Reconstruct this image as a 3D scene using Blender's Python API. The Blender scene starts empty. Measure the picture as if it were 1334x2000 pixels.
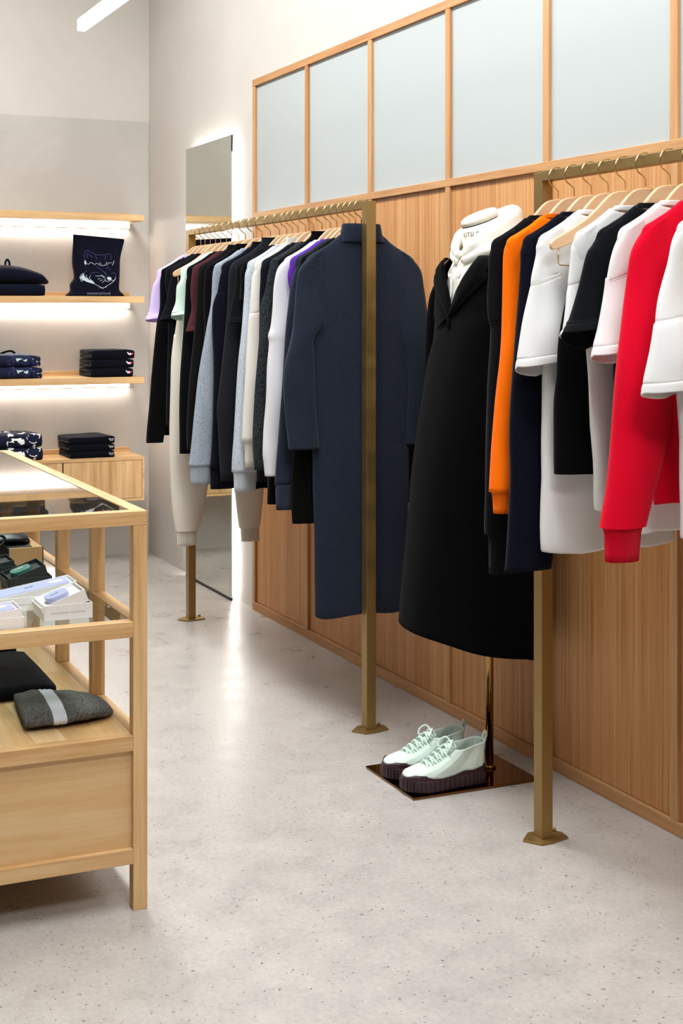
import bpy, math, random
from mathutils import Vector, noise
random.seed(7)
sc = bpy.context.scene
COL = sc.collection
PI = math.pi

# ---------------------------------------------------------------- camera, world, lights, exposure
TH = math.atan(1263 / 2810.0)
cam_d = bpy.data.cameras.new('camera')
cam = bpy.data.objects.new('camera', cam_d); COL.objects.link(cam)
cam.location = (0, 0, 1.4)
cam.rotation_euler = (PI / 2, 0, -TH)
cam_d.sensor_fit = 'AUTO'; cam_d.sensor_width = 36.0
cam_d.lens = 2810.0 / 2000.0 * 36.0
cam_d.shift_y = -(1000 - 607) / 2000.0
cam_d.clip_start = 0.05
sc.camera = cam

w = bpy.data.worlds.new('world'); sc.world = w; w.use_nodes = True
w.node_tree.nodes['Background'].inputs[0].default_value = (0.9, 0.95, 1.0, 1)
w.node_tree.nodes['Background'].inputs[1].default_value = 0.3

def area(name, loc, rot, sx, sy, power, col=(1, .985, .965), spread=180):
    l = bpy.data.lights.new(name, 'AREA'); l.shape = 'RECTANGLE'; l.size = sx; l.size_y = sy
    l.energy = power; l.color = col; l.spread = math.radians(spread)
    o = bpy.data.objects.new(name, l); COL.objects.link(o); o.location = loc; o.rotation_euler = rot
    return o
area('ceiling_light_aisle', (1.08, 4.15, 3.72), (0, 0, 0), 0.5, 6.0, 168, (.965, .985, 1))
area('ceiling_light_left', (-0.7, 4.0, 3.72), (0, 0, 0), 0.5, 6.0, 16, (.965, .985, 1))
area('front_fill', (0.9, -0.2, 3.6), (math.radians(35), 0, 0), 1.2, 0.6, 48, (.965, .985, 1))  # added fill that lifts faces turned to the camera, not a shop lamp

sc.view_settings.view_transform = 'Standard'
sc.view_settings.look = 'None'
sc.view_settings.gamma = 1.0
sc.view_settings.use_curve_mapping = False
sc.view_settings.exposure = 0.42
sc.cycles.max_bounces = 8
sc.cycles.diffuse_bounces = 4
sc.cycles.glossy_bounces = 4
sc.cycles.transparent_max_bounces = 12
sc.cycles.sample_clamp_indirect = 6.0
sc.cycles.use_denoising = True

# ---------------------------------------------------------------- helpers
def lin(h):
    h = h.lstrip('#')
    v = [int(h[i:i + 2], 16) / 255.0 for i in (0, 2, 4)]
    return tuple((c / 12.92 if c <= .04045 else ((c + .055) / 1.055) ** 2.4) for c in v) + (1.0,)

def mat_base(name, col, rough=.6, metal=0.0, spec=.5):
    m = bpy.data.materials.new(name); m.use_nodes = True
    b = m.node_tree.nodes['Principled BSDF']
    b.inputs['Base Color'].default_value = col
    b.inputs['Roughness'].default_value = rough
    b.inputs['Metallic'].default_value = metal
    b.inputs['Specular IOR Level'].default_value = spec
    return m, m.node_tree, b

def coords(nt, scale=(1, 1, 1)):
    tc = nt.nodes.new('ShaderNodeTexCoord'); mp = nt.nodes.new('ShaderNodeMapping')
    mp.inputs['Scale'].default_value = scale
    nt.links.new(tc.outputs['Object'], mp.inputs['Vector'])
    return mp.outputs['Vector']

def noise_n(nt, vec, scale, detail=4, rough=.55, dist=0):
    n = nt.nodes.new('ShaderNodeTexNoise')
    n.inputs['Scale'].default_value = scale; n.inputs['Detail'].default_value = detail
    n.inputs['Roughness'].default_value = rough; n.inputs['Distortion'].default_value = dist
    nt.links.new(vec, n.inputs['Vector'])
    return n.outputs['Fac']

def ramp(nt, fac, stops):
    r = nt.nodes.new('ShaderNodeValToRGB')
    e = r.color_ramp.elements
    while len(e) > 1: e.remove(e[-1])
    e[0].position, e[0].color = stops[0]
    for p, c in stops[1:]:
        x = e.new(p); x.color = c
    nt.links.new(fac, r.inputs['Fac'])
    return r.outputs['Color']

def bump(nt, b, fac, strength, dist=.002):
    n = nt.nodes.new('ShaderNodeBump'); n.inputs['Strength'].default_value = strength
    n.inputs['Distance'].default_value = dist
    nt.links.new(fac, n.inputs['Height']); nt.links.new(n.outputs['Normal'], b.inputs['Normal'])

def mixc(nt, fac, a, b_):
    m = nt.nodes.new('ShaderNodeMix'); m.data_type = 'RGBA'
    if isinstance(fac, (int, float)): m.inputs[0].default_value = fac
    else: nt.links.new(fac, m.inputs[0])
    for k, v in ((6, a), (7, b_)):
        if isinstance(v, tuple): m.inputs[k].default_value = v
        else: nt.links.new(v, m.inputs[k])
    return m.outputs[2]

def wood(name, c1, c2, c3, axis, rough=.5, fine=55, stretch=.05, bumpy=.15):
    m, nt, b = mat_base(name, lin(c1), rough, 0, .35)
    s = [1, 1, 1]; s['XYZ'.index(axis)] = stretch
    v = coords(nt, tuple(s))
    n1 = noise_n(nt, v, fine, 6, .65, .3)
    n2 = noise_n(nt, v, fine * .18, 3, .5, 1.2)
    ca = ramp(nt, n1, [(.3, lin(c2)), (.52, lin(c1)), (.75, lin(c3))])
    cb = ramp(nt, n2, [(.35, lin(c2)), (.6, lin(c3))])
    nt.links.new(mixc(nt, .38, ca, cb), b.inputs['Base Color'])
    bump(nt, b, n1, bumpy, .0008)
    return m

def fabric(name, col, col2=None, rough=.9, mel=0.0, scale=700, bumps=.25, rib=None, sheen=.04, hs=1.0):
    m, nt, b = mat_base(name, lin(col), rough, 0, .08)
    v = coords(nt, (1, 1, hs))
    n = noise_n(nt, v, scale, 2, .6)
    if col2:
        nm = noise_n(nt, v, scale * .45, 4, .75)
        nt.links.new(ramp(nt, nm, [(.5 - .5 * (1 - mel) * .5 - .02, lin(col)), (.5 + .5 * (1 - mel) * .5 + .02, lin(col2))]), b.inputs['Base Color'])
    if 'Sheen Weight' in b.inputs:
        b.inputs['Sheen Weight'].default_value = sheen
        b.inputs['Sheen Roughness'].default_value = .5
    if rib:
        wv = nt.nodes.new('ShaderNodeTexWave'); wv.bands_direction = rib
        wv.inputs['Scale'].default_value = 75
        nt.links.new(coords(nt), wv.inputs['Vector'])
        bump(nt, b, wv.outputs['Fac'], .8, .0025)
    else:
        bump(nt, b, n, bumps, .0012)
    return m

def emit(name, col, strength):
    m = bpy.data.materials.new(name); m.use_nodes = True
    nt = m.node_tree; nt.nodes.clear()
    e = nt.nodes.new('ShaderNodeEmission'); e.inputs[0].default_value = col; e.inputs[1].default_value = strength
    o = nt.nodes.new('ShaderNodeOutputMaterial'); nt.links.new(e.outputs[0], o.inputs[0])
    return m

M = {}
# walls
def plaster(name, c1, c2, rough=.85):
    m, nt, b = mat_base(name, lin(c1), rough, 0, .2)
    v = coords(nt)
    n = noise_n(nt, v, 2.2, 5, .6, .4)
    nt.links.new(ramp(nt, n, [(.35, lin(c2)), (.65, lin(c1))]), b.inputs['Base Color'])
    bump(nt, b, noise_n(nt, v, 60, 3, .5), .06, .002)
    return m
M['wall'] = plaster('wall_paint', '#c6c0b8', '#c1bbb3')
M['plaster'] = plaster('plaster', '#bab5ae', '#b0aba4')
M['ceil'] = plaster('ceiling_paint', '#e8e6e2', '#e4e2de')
M['dim'] = plaster('bounce_cut_paint', '#8d8781', '#86807a')  # unseen walls, tone made dark to cut bounce light
# floor: ground concrete with dark and light chips
m, nt, b = mat_base('ground_concrete', lin('#b0aba6'), .34, 0, .5)
v = coords(nt)
n1 = noise_n(nt, v, 1.6, 6, .62, .6)
n2 = noise_n(nt, v, 9, 5, .6, .2)
base = ramp(nt, n1, [(.3, lin('#a29e99')), (.5, lin('#afaaa5')), (.7, lin('#bdb8b2'))])
base2 = ramp(nt, n2, [(.3, lin('#989490')), (.6, lin('#beb8b2'))])
c = mixc(nt, .35, base, base2)
def chips(scale, lo, hi, seedoff):
    mp = nt.nodes.new('ShaderNodeMapping'); tc = nt.nodes.new('ShaderNodeTexCoord')
    mp.inputs['Location'].default_value = (seedoff, seedoff * 1.7, 0); mp.inputs['Scale'].default_value = (1, 1.0, 1)
    nt.links.new(tc.outputs['Object'], mp.inputs['Vector'])
    wob = nt.nodes.new('ShaderNodeTexNoise'); wob.inputs['Scale'].default_value = scale * 1.3
    nt.links.new(mp.outputs['Vector'], wob.inputs['Vector'])
    add = nt.nodes.new('ShaderNodeVectorMath'); add.operation = 'MULTIPLY_ADD'
    add.inputs[1].default_value = (.02, .02, 0)
    nt.links.new(wob.outputs['Color'], add.inputs[0]); nt.links.new(mp.outputs['Vector'], add.inputs[2])
    vo = nt.nodes.new('ShaderNodeTexVoronoi'); vo.inputs['Scale'].default_value = scale; vo.inputs['Randomness'].default_value = 1
    nt.links.new(add.outputs[0], vo.inputs['Vector'])
    sep = nt.nodes.new('ShaderNodeSeparateColor'); nt.links.new(vo.outputs['Color'], sep.inputs[0])
    size = nt.nodes.new('ShaderNodeMapRange'); size.inputs['From Min'].default_value = .62; size.inputs['From Max'].default_value = 1
    size.inputs['To Min'].default_value = 0; size.inputs['To Max'].default_value = hi
    nt.links.new(sep.outputs[0], size.inputs['Value'])
    lt = nt.nodes.new('ShaderNodeMath'); lt.operation = 'LESS_THAN'
    nt.links.new(vo.outputs['Distance'], lt.inputs[0]); nt.links.new(size.outputs[0], lt.inputs[1])
    return lt.outputs[0]
c = mixc(nt, chips(55, 0, .20, 3.1), c, lin('#6e6864'))
c = mixc(nt, chips(90, 0, .16, 9.4), c, lin('#dcd7d0'))
c = mixc(nt, chips(100, 0, .26, 17.7), c, lin('#454241'))
c = mixc(nt, chips(230, 0, .30, 5.3), c, lin('#8f8a86'))
n3 = noise_n(nt, v, 70, 3, .6)
c = mixc(nt, .25, c, ramp(nt, n3, [(.3, lin('#95918d')), (.65, lin('#c8c3bd'))]))
nt.links.new(c, b.inputs['Base Color'])
nt.links.new(ramp(nt, n2, [(.3, (.25, .25, .25, 1)), (.7, (.40, .40, .40, 1))]), b.inputs['Roughness'])
M['floor'] = m
# timber
for ax in 'XYZ':
    M['oak' + ax] = wood('oak_' + ax, '#cda36c', '#a97a45', '#dfbf92', ax)
    M['trim' + ax] = wood('oak_trim_' + ax, '#b98757', '#9d683b', '#caa070', ax, .5, 60)
m, nt, b = mat_base('straight_grain_oak', lin('#c59863'), .5, 0, .3)
v = coords(nt, (1, 1, .012))
n1 = noise_n(nt, v, 130, 5, .7); n2 = noise_n(nt, v, 24, 3, .6)
ca = ramp(nt, n1, [(.32, lin('#97592c')), (.5, lin('#c08a56')), (.7, lin('#d6a976'))])
cb = ramp(nt, n2, [(.3, lin('#ab703c')), (.65, lin('#cf9d69'))])
nt.links.new(mixc(nt, .45, ca, cb), b.inputs['Base Color']); bump(nt, b, n1, .2, .0008)
M['panelwood'] = m
M['hanger'] = wood('beech', '#dab28a', '#cc9f76', '#e2bd97', 'X', .42, 30, .08, .05)
M['whitepanel'], nt, b = mat_base('white_board', lin('#acb2b1'), .42, 0, .35)
M['laminate'], _, _ = mat_base('white_card', lin('#eceae8'), .55, 0, .3)
# metals and glass
M['brass'], nt, b = mat_base('satin_brass', lin('#9d8250'), .42, .85, .5)
nt.links.new(ramp(nt, noise_n(nt, coords(nt), 14, 4, .6), [(.3, (.36, .36, .36, 1)), (.7, (.52, .52, .52, 1))]), b.inputs['Roughness'])
M['brasswire'], _, _ = mat_base('polished_brass_wire', lin('#d8bd86'), .22, 1, .5)
M['mirrorbrass'], _, _ = mat_base('mirror_bronze', lin('#7a5a34'), .05, 1, .5)
M['polebrass'], _, _ = mat_base('polished_bronze_pole', lin('#a8814c'), .10, 1, .5)
M['mirror'], _, _ = mat_base('mirror_glass', lin('#dfe3dc'), .01, 1, .5)
M['darkedge'], _, _ = mat_base('dark_glass_edge', lin('#101613'), .2, 0, .5)
M['blackplastic'], _, _ = mat_base('black_edge', lin('#0c0c0c'), .5)
m = bpy.data.materials.new('clear_glass'); m.use_nodes = True; nt = m.node_tree; nt.nodes.clear()
tr = nt.nodes.new('ShaderNodeBsdfTransparent'); tr.inputs[0].default_value = (.93, .97, .95, 1)
gl = nt.nodes.new('ShaderNodeBsdfGlossy'); gl.inputs['Roughness'].default_value = .015
fr = nt.nodes.new('ShaderNodeFresnel'); fr.inputs[0].default_value = 1.6
mx = nt.nodes.new('ShaderNodeMixShader'); out = nt.nodes.new('ShaderNodeOutputMaterial')
geo = nt.nodes.new('ShaderNodeNewGeometry'); ff = nt.nodes.new('ShaderNodeMath'); ff.operation = 'SUBTRACT'; ff.use_clamp = True
nt.links.new(fr.outputs[0], ff.inputs[0]); nt.links.new(geo.outputs['Backfacing'], ff.inputs[1])
nt.links.new(ff.outputs[0], mx.inputs[0]); nt.links.new(tr.outputs[0], mx.inputs[1]); nt.links.new(gl.outputs[0], mx.inputs[2])
nt.links.new(mx.outputs[0], out.inputs[0]); M['glass'] = m
M['glass_top'] = m.copy(); M['glass_top'].name = 'reflective_glass'
for nd in M['glass_top'].node_tree.nodes:
    if nd.type == 'FRESNEL': nd.inputs[0].default_value = 1.9
nt2 = M['glass_top'].node_tree
fn = [n_ for n_ in nt2.nodes if n_.type == 'FRESNEL'][0]; sub_ = [n_ for n_ in nt2.nodes if n_.type == 'MATH'][0]
ml = nt2.nodes.new('ShaderNodeMath'); ml.operation = 'MULTIPLY'; ml.use_clamp = True; ml.inputs[1].default_value = 1.6
nt2.links.new(fn.outputs[0], ml.inputs[0]); nt2.links.new(ml.outputs[0], sub_.inputs[0])
M['led'] = emit('led_diffuser', (1, .95, .9, 1), 18)
M['halo'] = emit('mirror_led', (1, .97, .94, 1), 20)
M['pendant'] = emit('pendant_diffuser', (.93, .97, 1, 1), 9)
M['whitealu'], _, _ = mat_base('white_aluminium', lin('#e6e8ea'), .4)

class MB:
    """Collects geometry for one mesh object."""
    def __init__(s): s.v = []; s.f = []; s.sm = []
    def add(s, vs, fs, smooth=False):
        o = len(s.v); s.v += [tuple(p) for p in vs]
        s.f += [tuple(i + o for i in f) for f in fs]; s.sm += [smooth] * len(fs)
        return s
    def box(s, x0, x1, y0, y1, z0, z1):
        vs = [(x, y, z) for z in (z0, z1) for y in (y0, y1) for x in (x0, x1)]
        return s.add(vs, [(0, 2, 3, 1), (4, 5, 7, 6), (0, 1, 5, 4), (2, 6, 7, 3), (0, 4, 6, 2), (1, 3, 7, 5)])
    def prism(s, pts, a, b_, axis, smooth=False):
        """2-D outline extruded along an axis: axis 'z' takes (x,y), 'y' takes (x,z), 'x' takes (y,z)."""
        def P(p, t):
            return (p[0], p[1], t) if axis == 'z' else ((p[0], t, p[1]) if axis == 'y' else (t, p[0], p[1]))
        n = len(pts)
        vs = [P(p, a) for p in pts] + [P(p, b_) for p in pts]
        s.add(vs, [tuple(range(n))[::-1], tuple(range(n, 2 * n))])
        o = len(s.v) - 2 * n
        for i in range(n):
            j = (i + 1) % n
            s.f.append((o + i, o + j, o + n + j, o + n + i)); s.sm.append(smooth)
        return s
    def rings(s, R, closed=True, cap0=False, cap1=False, smooth=True):
        n = len(R[0]); vs = [p for r in R for p in r]; fs = []
        for k in range(len(R) - 1):
            for i in range(n if closed else n - 1):
                j = (i + 1) % n
                fs.append((k * n + i, k * n + j, (k + 1) * n + j, (k + 1) * n + i))
        if cap0: fs.append(tuple(range(n))[::-1])
        if cap1: fs.append(tuple((len(R) - 1) * n + i for i in range(n)))
        return s.add(vs, fs, smooth)
    def tube(s, path, r, n=8, cap=True):
        path = [Vector(p) for p in path]; R = []
        rr = r if isinstance(r, (list, tuple)) else [r] * len(path)
        up = Vector((0.13, .31, .94)); prev = None
        for i, p in enumerate(path):
            t = (path[min(i + 1, len(path) - 1)] - path[max(i - 1, 0)]).normalized()
            a = prev if prev else up.cross(t)
            a = (a - t * a.dot(t))
            if a.length < 1e-5: a = Vector((1, 0, 0)).cross(t)
            a.normalize(); b_ = t.cross(a); prev = a
            R.append([p + (a * math.cos(2 * PI * k / n) + b_ * math.sin(2 * PI * k / n)) * rr[i] for k in range(n)])
        return s.rings(R, True, cap, cap)
    def build(s, name, mat, parent=None, loc=(0, 0, 0), bevel=0, solid=0, sub=0, seg=2, offs=-1):
        L = Vector(loc) if parent is None else Vector(parent['_o'])
        me = bpy.data.meshes.new(name)
        me.from_pydata([tuple(Vector(p) - L) for p in s.v], [], s.f)
        me.polygons.foreach_set('use_smooth', s.sm); me.update()
        mats = mat if isinstance(mat, (list, tuple)) else [mat]
        for mm in mats: me.materials.append(M[mm] if isinstance(mm, str) else mm)
        o = bpy.data.objects.new(name, me); COL.objects.link(o)
        if parent is None: o.location = loc
        else: o.parent = parent
        o['_o'] = tuple(L)
        if solid:
            md = o.modifiers.new('cloth_thickness', 'SOLIDIFY'); md.thickness = solid; md.offset = offs
        if bevel:
            md = o.modifiers.new('soft_edge', 'BEVEL'); md.width = bevel; md.segments = seg; md.limit_method = 'ANGLE'
        if sub:
            md = o.modifiers.new('smooth', 'SUBSURF'); md.levels = sub; md.render_levels = sub
        return o

def tag(o, label, cat, group=None, kind=None):
    o['label'] = label; o['category'] = cat
    if group: o['group'] = group
    if kind: o['kind'] = kind
    return o
def thing(name, label, cat, loc, group=None):
    o = bpy.data.objects.new(name, None); COL.objects.link(o); o.location = loc
    o.empty_display_size = .05; o['_o'] = tuple(loc)
    return tag(o, label, cat, group)
def struct(o, label):
    return tag(o, label, 'room', None, 'structure')
def copy_thing(o, loc):
    c = o.copy(); COL.objects.link(c); c.location = loc; c['_o'] = tuple(loc)
    for ch in list(o.children):
        d = ch.copy(); COL.objects.link(d); d.parent = c
        for g in list(ch.children):
            e = g.copy(); COL.objects.link(e); e.parent = d
    return c
def cr(p0, p1, p2, p3, t):
    return tuple(.5 * (2 * b + (c - a) * t + (2 * a - 5 * b + 4 * c - d) * t * t + (3 * b - a - 3 * c + d) * t ** 3) for a, b, c, d in zip(p0, p1, p2, p3))
def spline(P, k):
    out = []
    for i in range(len(P) - 1):
        q = (P[max(i - 1, 0)], P[i], P[i + 1], P[min(i + 2, len(P) - 1)])
        for j in range(k): out.append(cr(*q, j / k))
    out.append(tuple(P[-1])); return out
def interp(tab, x):
    if x <= tab[0][0]: return tab[0][1]
    for (a, va), (b_, vb) in zip(tab, tab[1:]):
        if x <= b_: return va + (vb - va) * (x - a) / (b_ - a)
    return tab[-1][1]

# ---------------------------------------------------------------- room
WX, BY = 2.40, 8.06
XL, YF, ZC = -2.8, -2.6, 3.8
struct(MB().box(XL, WX + .1, YF, BY + .1, -.1, 0).build('floor', 'floor'), 'pale ground concrete floor with dark flecks')
struct(MB().box(XL, WX + .1, YF, BY + .1, ZC, ZC + .1).build('ceiling', 'ceil'), 'plain white ceiling above the shop')
struct(MB().box(XL - .1, XL, YF, BY + .1, 0, ZC).build('wall_left', 'dim'), 'unseen side wall across the aisle, dark taupe to cut bounce light')
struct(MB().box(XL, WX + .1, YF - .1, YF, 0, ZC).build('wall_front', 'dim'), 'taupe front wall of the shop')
wb = MB().box(XL, WX, BY, BY + .1, 0, ZC).build('wall_back', 'wall')
struct(wb, 'cream end wall with grey plaster below')
MB().box(XL, WX - .004, BY - .005, BY + .001, 0, 2.492).build('plaster_panel', 'plaster', wb)
wr = MB().box(WX, WX + .1, YF, BY, 0, ZC).build('wall_right', 'wall')
struct(wr, 'white long wall with oak and white panelling')
FX = WX - .014
SY = [6.312 - .6335 * i for i in range(10)]          # stile centres
PX = WX - .003
for i in range(len(SY) - 1):
    a, b_ = SY[i + 1] + .0155, SY[i] - .0155
    MB().box(PX, WX + .001, a, b_, 1.858, 2.45).build('white_panel', 'whitepanel', wr)
    MB().box(PX, WX + .001, a, b_, .04, 1.832).build('oak_panel', 'panelwood', wr)
for y in SY:
    MB().box(FX, WX + .001, y - .0165, y + .0165, .038, 2.45).build('stile', 'trimZ', wr, bevel=.0015)
for nm, z0, z1 in (('bottom_rail', 0, .038), ('middle_rail', 1.831, 1.858), ('top_rail', 2.45, 2.482)):
    MB().box(FX - .001, WX + .001, SY[-1] - .0175, SY[0] + .0175, z0, z1).build(nm, 'trimY', wr, bevel=.0015)

# back-lit mirror on the long wall
mir = thing('wall_mirror', 'tall frameless backlit mirror on white wall behind the far rack', 'mirror', (2.365, 6.9, 0))
Y0, Y1 = 6.555, 7.255
MB().box(2.362, 2.368, Y0, Y1, .012, 2.25).build('mirror_pane', 'mirror', mir)
MB().box(2.3625, 2.37, Y0 - .0035, Y0 - .0005, 2.17, 2.25).build('glass_edge', 'darkedge', mir)
MB().box(2.359, 2.371, Y0 + .002, Y1, 0, .012).build('bottom_channel', 'blackplastic', mir)
fr = MB().box(2.369, 2.399, Y0 + .06, Y1 - .06, .08, 2.19).build('backing_frame', 'whitealu', mir)
for a, b_, z0, z1 in ((Y0 + .035, Y0 + .055, .015, 2.21), (Y1 - .055, Y1 - .035, .015, 2.21), (Y0 + .055, Y1 - .055, 2.195, 2.212)):
    MB().box(2.374, 2.390, a, b_, z0, z1).build('led_strip', 'halo', fr)

# pendant light tube above the aisle
pl = thing('pendant_light', 'white linear pendant lamp near the top of the end wall', 'lamp', (1.5, 4.0, 2.6))
MB().box(1.482, 1.518, 1.6, 6.04, 2.618, 2.64).build('housing', 'whitealu', pl, bevel=.002)
MB().box(1.483, 1.517, 1.602, 6.038, 2.59, 2.6175).build('diffuser', 'pendant', pl, bevel=.002)
for y in (2.2, 4.6):
    MB().tube([(1.5, y, 2.64), (1.5, y, 3.8)], .0015, 6).build('suspension_wire', 'whitealu', pl)

# ---------------------------------------------------------------- wall shelves and cabinet
SR, SL, SFY = 2.278, .55, 7.738
def shelf(z0, z1, lab):
    t = thing('wall_shelf', lab, 'shelf', (1.4, BY, z0), 'lit oak shelves on the end wall')
    MB().box(SL, SR, SFY, BY - .005, z0, z1).build('board', 'oakX', t, bevel=.0015)
    MB().box(SL, SR, BY - .022, BY - .005, z1, z1 + .026).build('back_ledge', 'oakX', t, bevel=.001)
    bt = MB().box(SL, SR - .004, BY - .052, BY - .046, z0 - .034, z0 - .029).box(SR - .008, SR - .002, BY - .052, BY - .005, z0 - .034, z0).build('light_batten', 'oakX', t)
    MB().box(SL, SR - .009, BY - .050, BY - .012, z0 - .0285, z0 - .001).build('led_strip', 'led', bt)
    return t
shelf(1.899, 1.933, 'oak wall shelf with light strip, topmost and empty')
shelf(1.443, 1.480, 'oak wall shelf carrying the tote bag, light strip below')
shelf(.996, 1.034, 'oak wall shelf carrying three black folded polos')
cab = thing('wall_cabinet', 'low oak wall cabinet under the shelves with stacked sweaters on top', 'cabinet', (1.4, BY, .348))
MB().box(SL, SR, SFY, BY - .005, .574, .592).box(SL, SR, SFY + .002, BY - .005, .348, .362).box(SR - .012, SR, SFY, BY - .005, .362, .574).box(SL, SR - .012, SFY + .05, BY - .005, .362, .574).build('carcass', 'oakX', cab, bevel=.001)
for x0, x1 in ((1.826, SR - .0135), (1.37, 1.818), (.91, 1.362), (SL, .902)):
    MB().box(x0, x1, SFY + .002, SFY + .022, .364, .572).build('door', 'oakZ', cab, bevel=.001)
MB().box(SL, SR, BY - .022, BY - .005, .592, .619).build('back_ledge', 'oakX', cab, bevel=.001)

# ---------------------------------------------------------------- display table
TX0, TX1, TY0, TY1 = .03, .967, 3.26, 4.868
LW = .034
tb = thing('display_table', 'oak display table with two glass levels, plank board and panelled base', 'table', ((TX0 + TX1) / 2, (TY0 + TY1) / 2, 0))
for y in (3.26, 3.643, 4.027, 4.41, TY1 - LW):
    for x in (TX0, TX1 - LW):
        full = y in (3.26, TY1 - LW)
        MB().box(x, x + LW, y, y + LW, 0 if full else .409, .8985).build('leg', 'oakZ', tb, bevel=.0012)
def rails(z0, z1, names, inset):
    for nm, box in ((names[0], (TX0, TX1, TY0, TY0 + LW)), (names[0], (TX0, TX1, TY1 - LW, TY1))):
        x0, x1, y0, y1 = box
        if inset: x0 += LW; x1 -= LW
        MB().box(x0, x1, y0, y1, z0, z1).build(nm, 'oakX', tb, bevel=.0012)
    for x in (TX0, TX1 - LW):
        if not inset:
            MB().box(x, x + LW, TY0 + LW, TY1 - LW, z0, z1).build(names[1], 'oakY', tb, bevel=.0012)
        else:
            ys = (3.26, 3.643, 4.027, 4.41, TY1 - LW)
            for a, b_ in zip(ys, ys[1:]):
                MB().box(x, x + LW, a + LW, b_, z0, z1).build(names[1], 'oakY', tb, bevel=.0012)
rails(.899, .932, ('top_end_rail', 'top_side_rail'), False)
rails(.638, .675, ('middle_end_rail', 'middle_side_rail'), True)
rails(.109, .144, ('bottom_end_rail', 'bottom_side_rail'), True)
MB().box(TX0 + LW + .001, TX1 - LW - .001, TY0 + LW + .001, TY1 - LW - .001, .922, .930).build('top_glass', 'glass_top', tb)
MB().box(TX0 + LW + .001, TX1 - LW - .001, TY0 + LW + .001, TY1 - LW - .001, .665, .673).build('middle_glass', 'glass', tb)
# planked lower board, one stave at a time
M['stave'] = []
for k, cc in enumerate((('#d0aa76', '#bd935c', '#dcbd8e'), ('#d9b684', '#c79e69', '#e2c79d'), ('#c69d68', '#b28853', '#d2b080'))):
    M['stave%d' % k] = wood('oak_stave_%d' % k, *cc, 'Y', .5)
x = TX0 + LW
k = 0
while x < TX1 - LW - .001:
    x1 = min(x + .072, TX1 - LW)
    ys = TY0 + LW
    joints = sorted(random.uniform(3.6, 4.7) for _ in range(2)) + [TY1 - LW]
    for j in joints:
        MB().box(x + .0002, x1 - .0002, ys + .0002, j - .0002, .373, .4082).build('plank', 'stave%d' % random.randrange(3), tb)
        ys = j
    x = x1
MB().box(TX0 + LW, TX1 - LW, TY0, TY0 + LW, .373, .4085).build('board_edge', 'oakX', tb, bevel=.0012)
MB().box(TX0 + LW, TX1 - LW, TY1 - LW, TY1, .373, .4085).build('board_edge', 'oakX', tb, bevel=.0012)
for x in (TX0, TX1 - LW):
    MB().box(x, x + LW, TY0 + LW, TY1 - LW, .373, .4085).build('board_edge', 'oakY', tb, bevel=.0012)
M['panelX'] = wood('oak_panel_X', '#d8b685', '#c79e6a', '#e2c79c', 'X', .5, 40, .06)
MB().box(TX0 + LW, TX1 - LW, TY0 + .016, TY0 + .026, .143, .374).build('end_panel', 'panelX', tb)
MB().box(TX0 + LW, TX1 - LW, TY1 - .026, TY1 - .016, .143, .374).build('end_panel', 'panelX', tb)
for x in (TX0 + .012, TX1 - .022):
    MB().box(x, x + .01, TY0 + LW, TY1 - LW, .143, .374).build('side_panel', 'oakY', tb)
MB().box(TX0 + LW, TX1 - LW, TY0 + LW, TY1 - LW, .115, .125).build('base_board', 'oakY', tb)

# ---------------------------------------------------------------- clothes racks
BXC = 2.053
def rack(y_near, y_far, lab):
    t = thing('clothes_rack', lab, 'rack', (BXC, (y_near + y_far) / 2, 0), 'brass clothes racks along the panelled wall')
    for y in (y_near, y_far):
        MB().box(2.036, 2.070, y - .020, y + .020, .006, 1.766).build('post', 'brass', t, bevel=.001)
        pts = [(1.99, y + .0), (2.020, y - .045), (2.052, y - .045), (2.112, y - .030), (2.116, y + .010), (2.088, y + .042), (2.03, y + .042)]
        fp = MB().prism(pts, 0, .006, 'z').build('foot_plate', 'brass', t, bevel=.001)
        MB().tube([(2.100, y + .022, .006), (2.100, y + .022, .013)], .006, 6).build('bolt', 'brass', fp)
        MB().tube([(2.006, y, .006), (2.006, y, .008)], .004, 8).build('screw', 'brass', fp)
    MB().box(2.0362, 2.0698, y_near + .020, y_far - .020, 1.742, 1.768).build('rail', 'brass', t, bevel=.001)
    return t
rack(4.345, 6.235, 'brass clothes rack bolted before the mirror and holding the turtleneck dress')
rack(1.45, 3.262, 'brass clothes rack holding the orange and red sweatshirts')

# ---------------------------------------------------------------- hangers
HZ = [(0, 1.69), (.02, 1.6885), (.04, 1.682), (.06, 1.667), (.085, 1.643), (.12, 1.615), (.17, 1.586), (.203, 1.569), (.213, 1.558)]
HB = [(0, 1.606), (.05, 1.603), (.09, 1.590), (.13, 1.571), (.17, 1.555), (.205, 1.544), (.213, 1.552)]
def hz(u): return interp(HZ, abs(u))
def make_hanger(y, k=.915):
    t = thing('coat_hanger', 'x', 'hanger', (BXC, y, 1.69))
    top = [(u * k, z) for u, z in spline(HZ, 3)]
    bot = [(u * k, z) for u, z in spline(HB, 3)]
    out = [(-u, z) for u, z in top[::-1]][:-1] + top
    out = out + bot[::-1][1:] + [(-u, z) for u, z in bot[1:]][:-1]
    MB().prism([(BXC + u, z) for u, z in out], y - .006, y + .006, 'y').build('wooden_body', 'hanger', t, bevel=.0025)
    R = .0285; zc = 1.7462
    path = [(0, 1.685), (0, 1.712), (-.004, 1.717), (-.019, 1.7265)]
    for k in range(0, 15):
        a = math.radians(222 - k * 14)
        path.append((R * math.cos(a), zc + R * math.sin(a)))
    MB().tube([(BXC + u, y, z) for u, z in path], .0019, 7).build('hook', 'brasswire', t)
    return t

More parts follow.
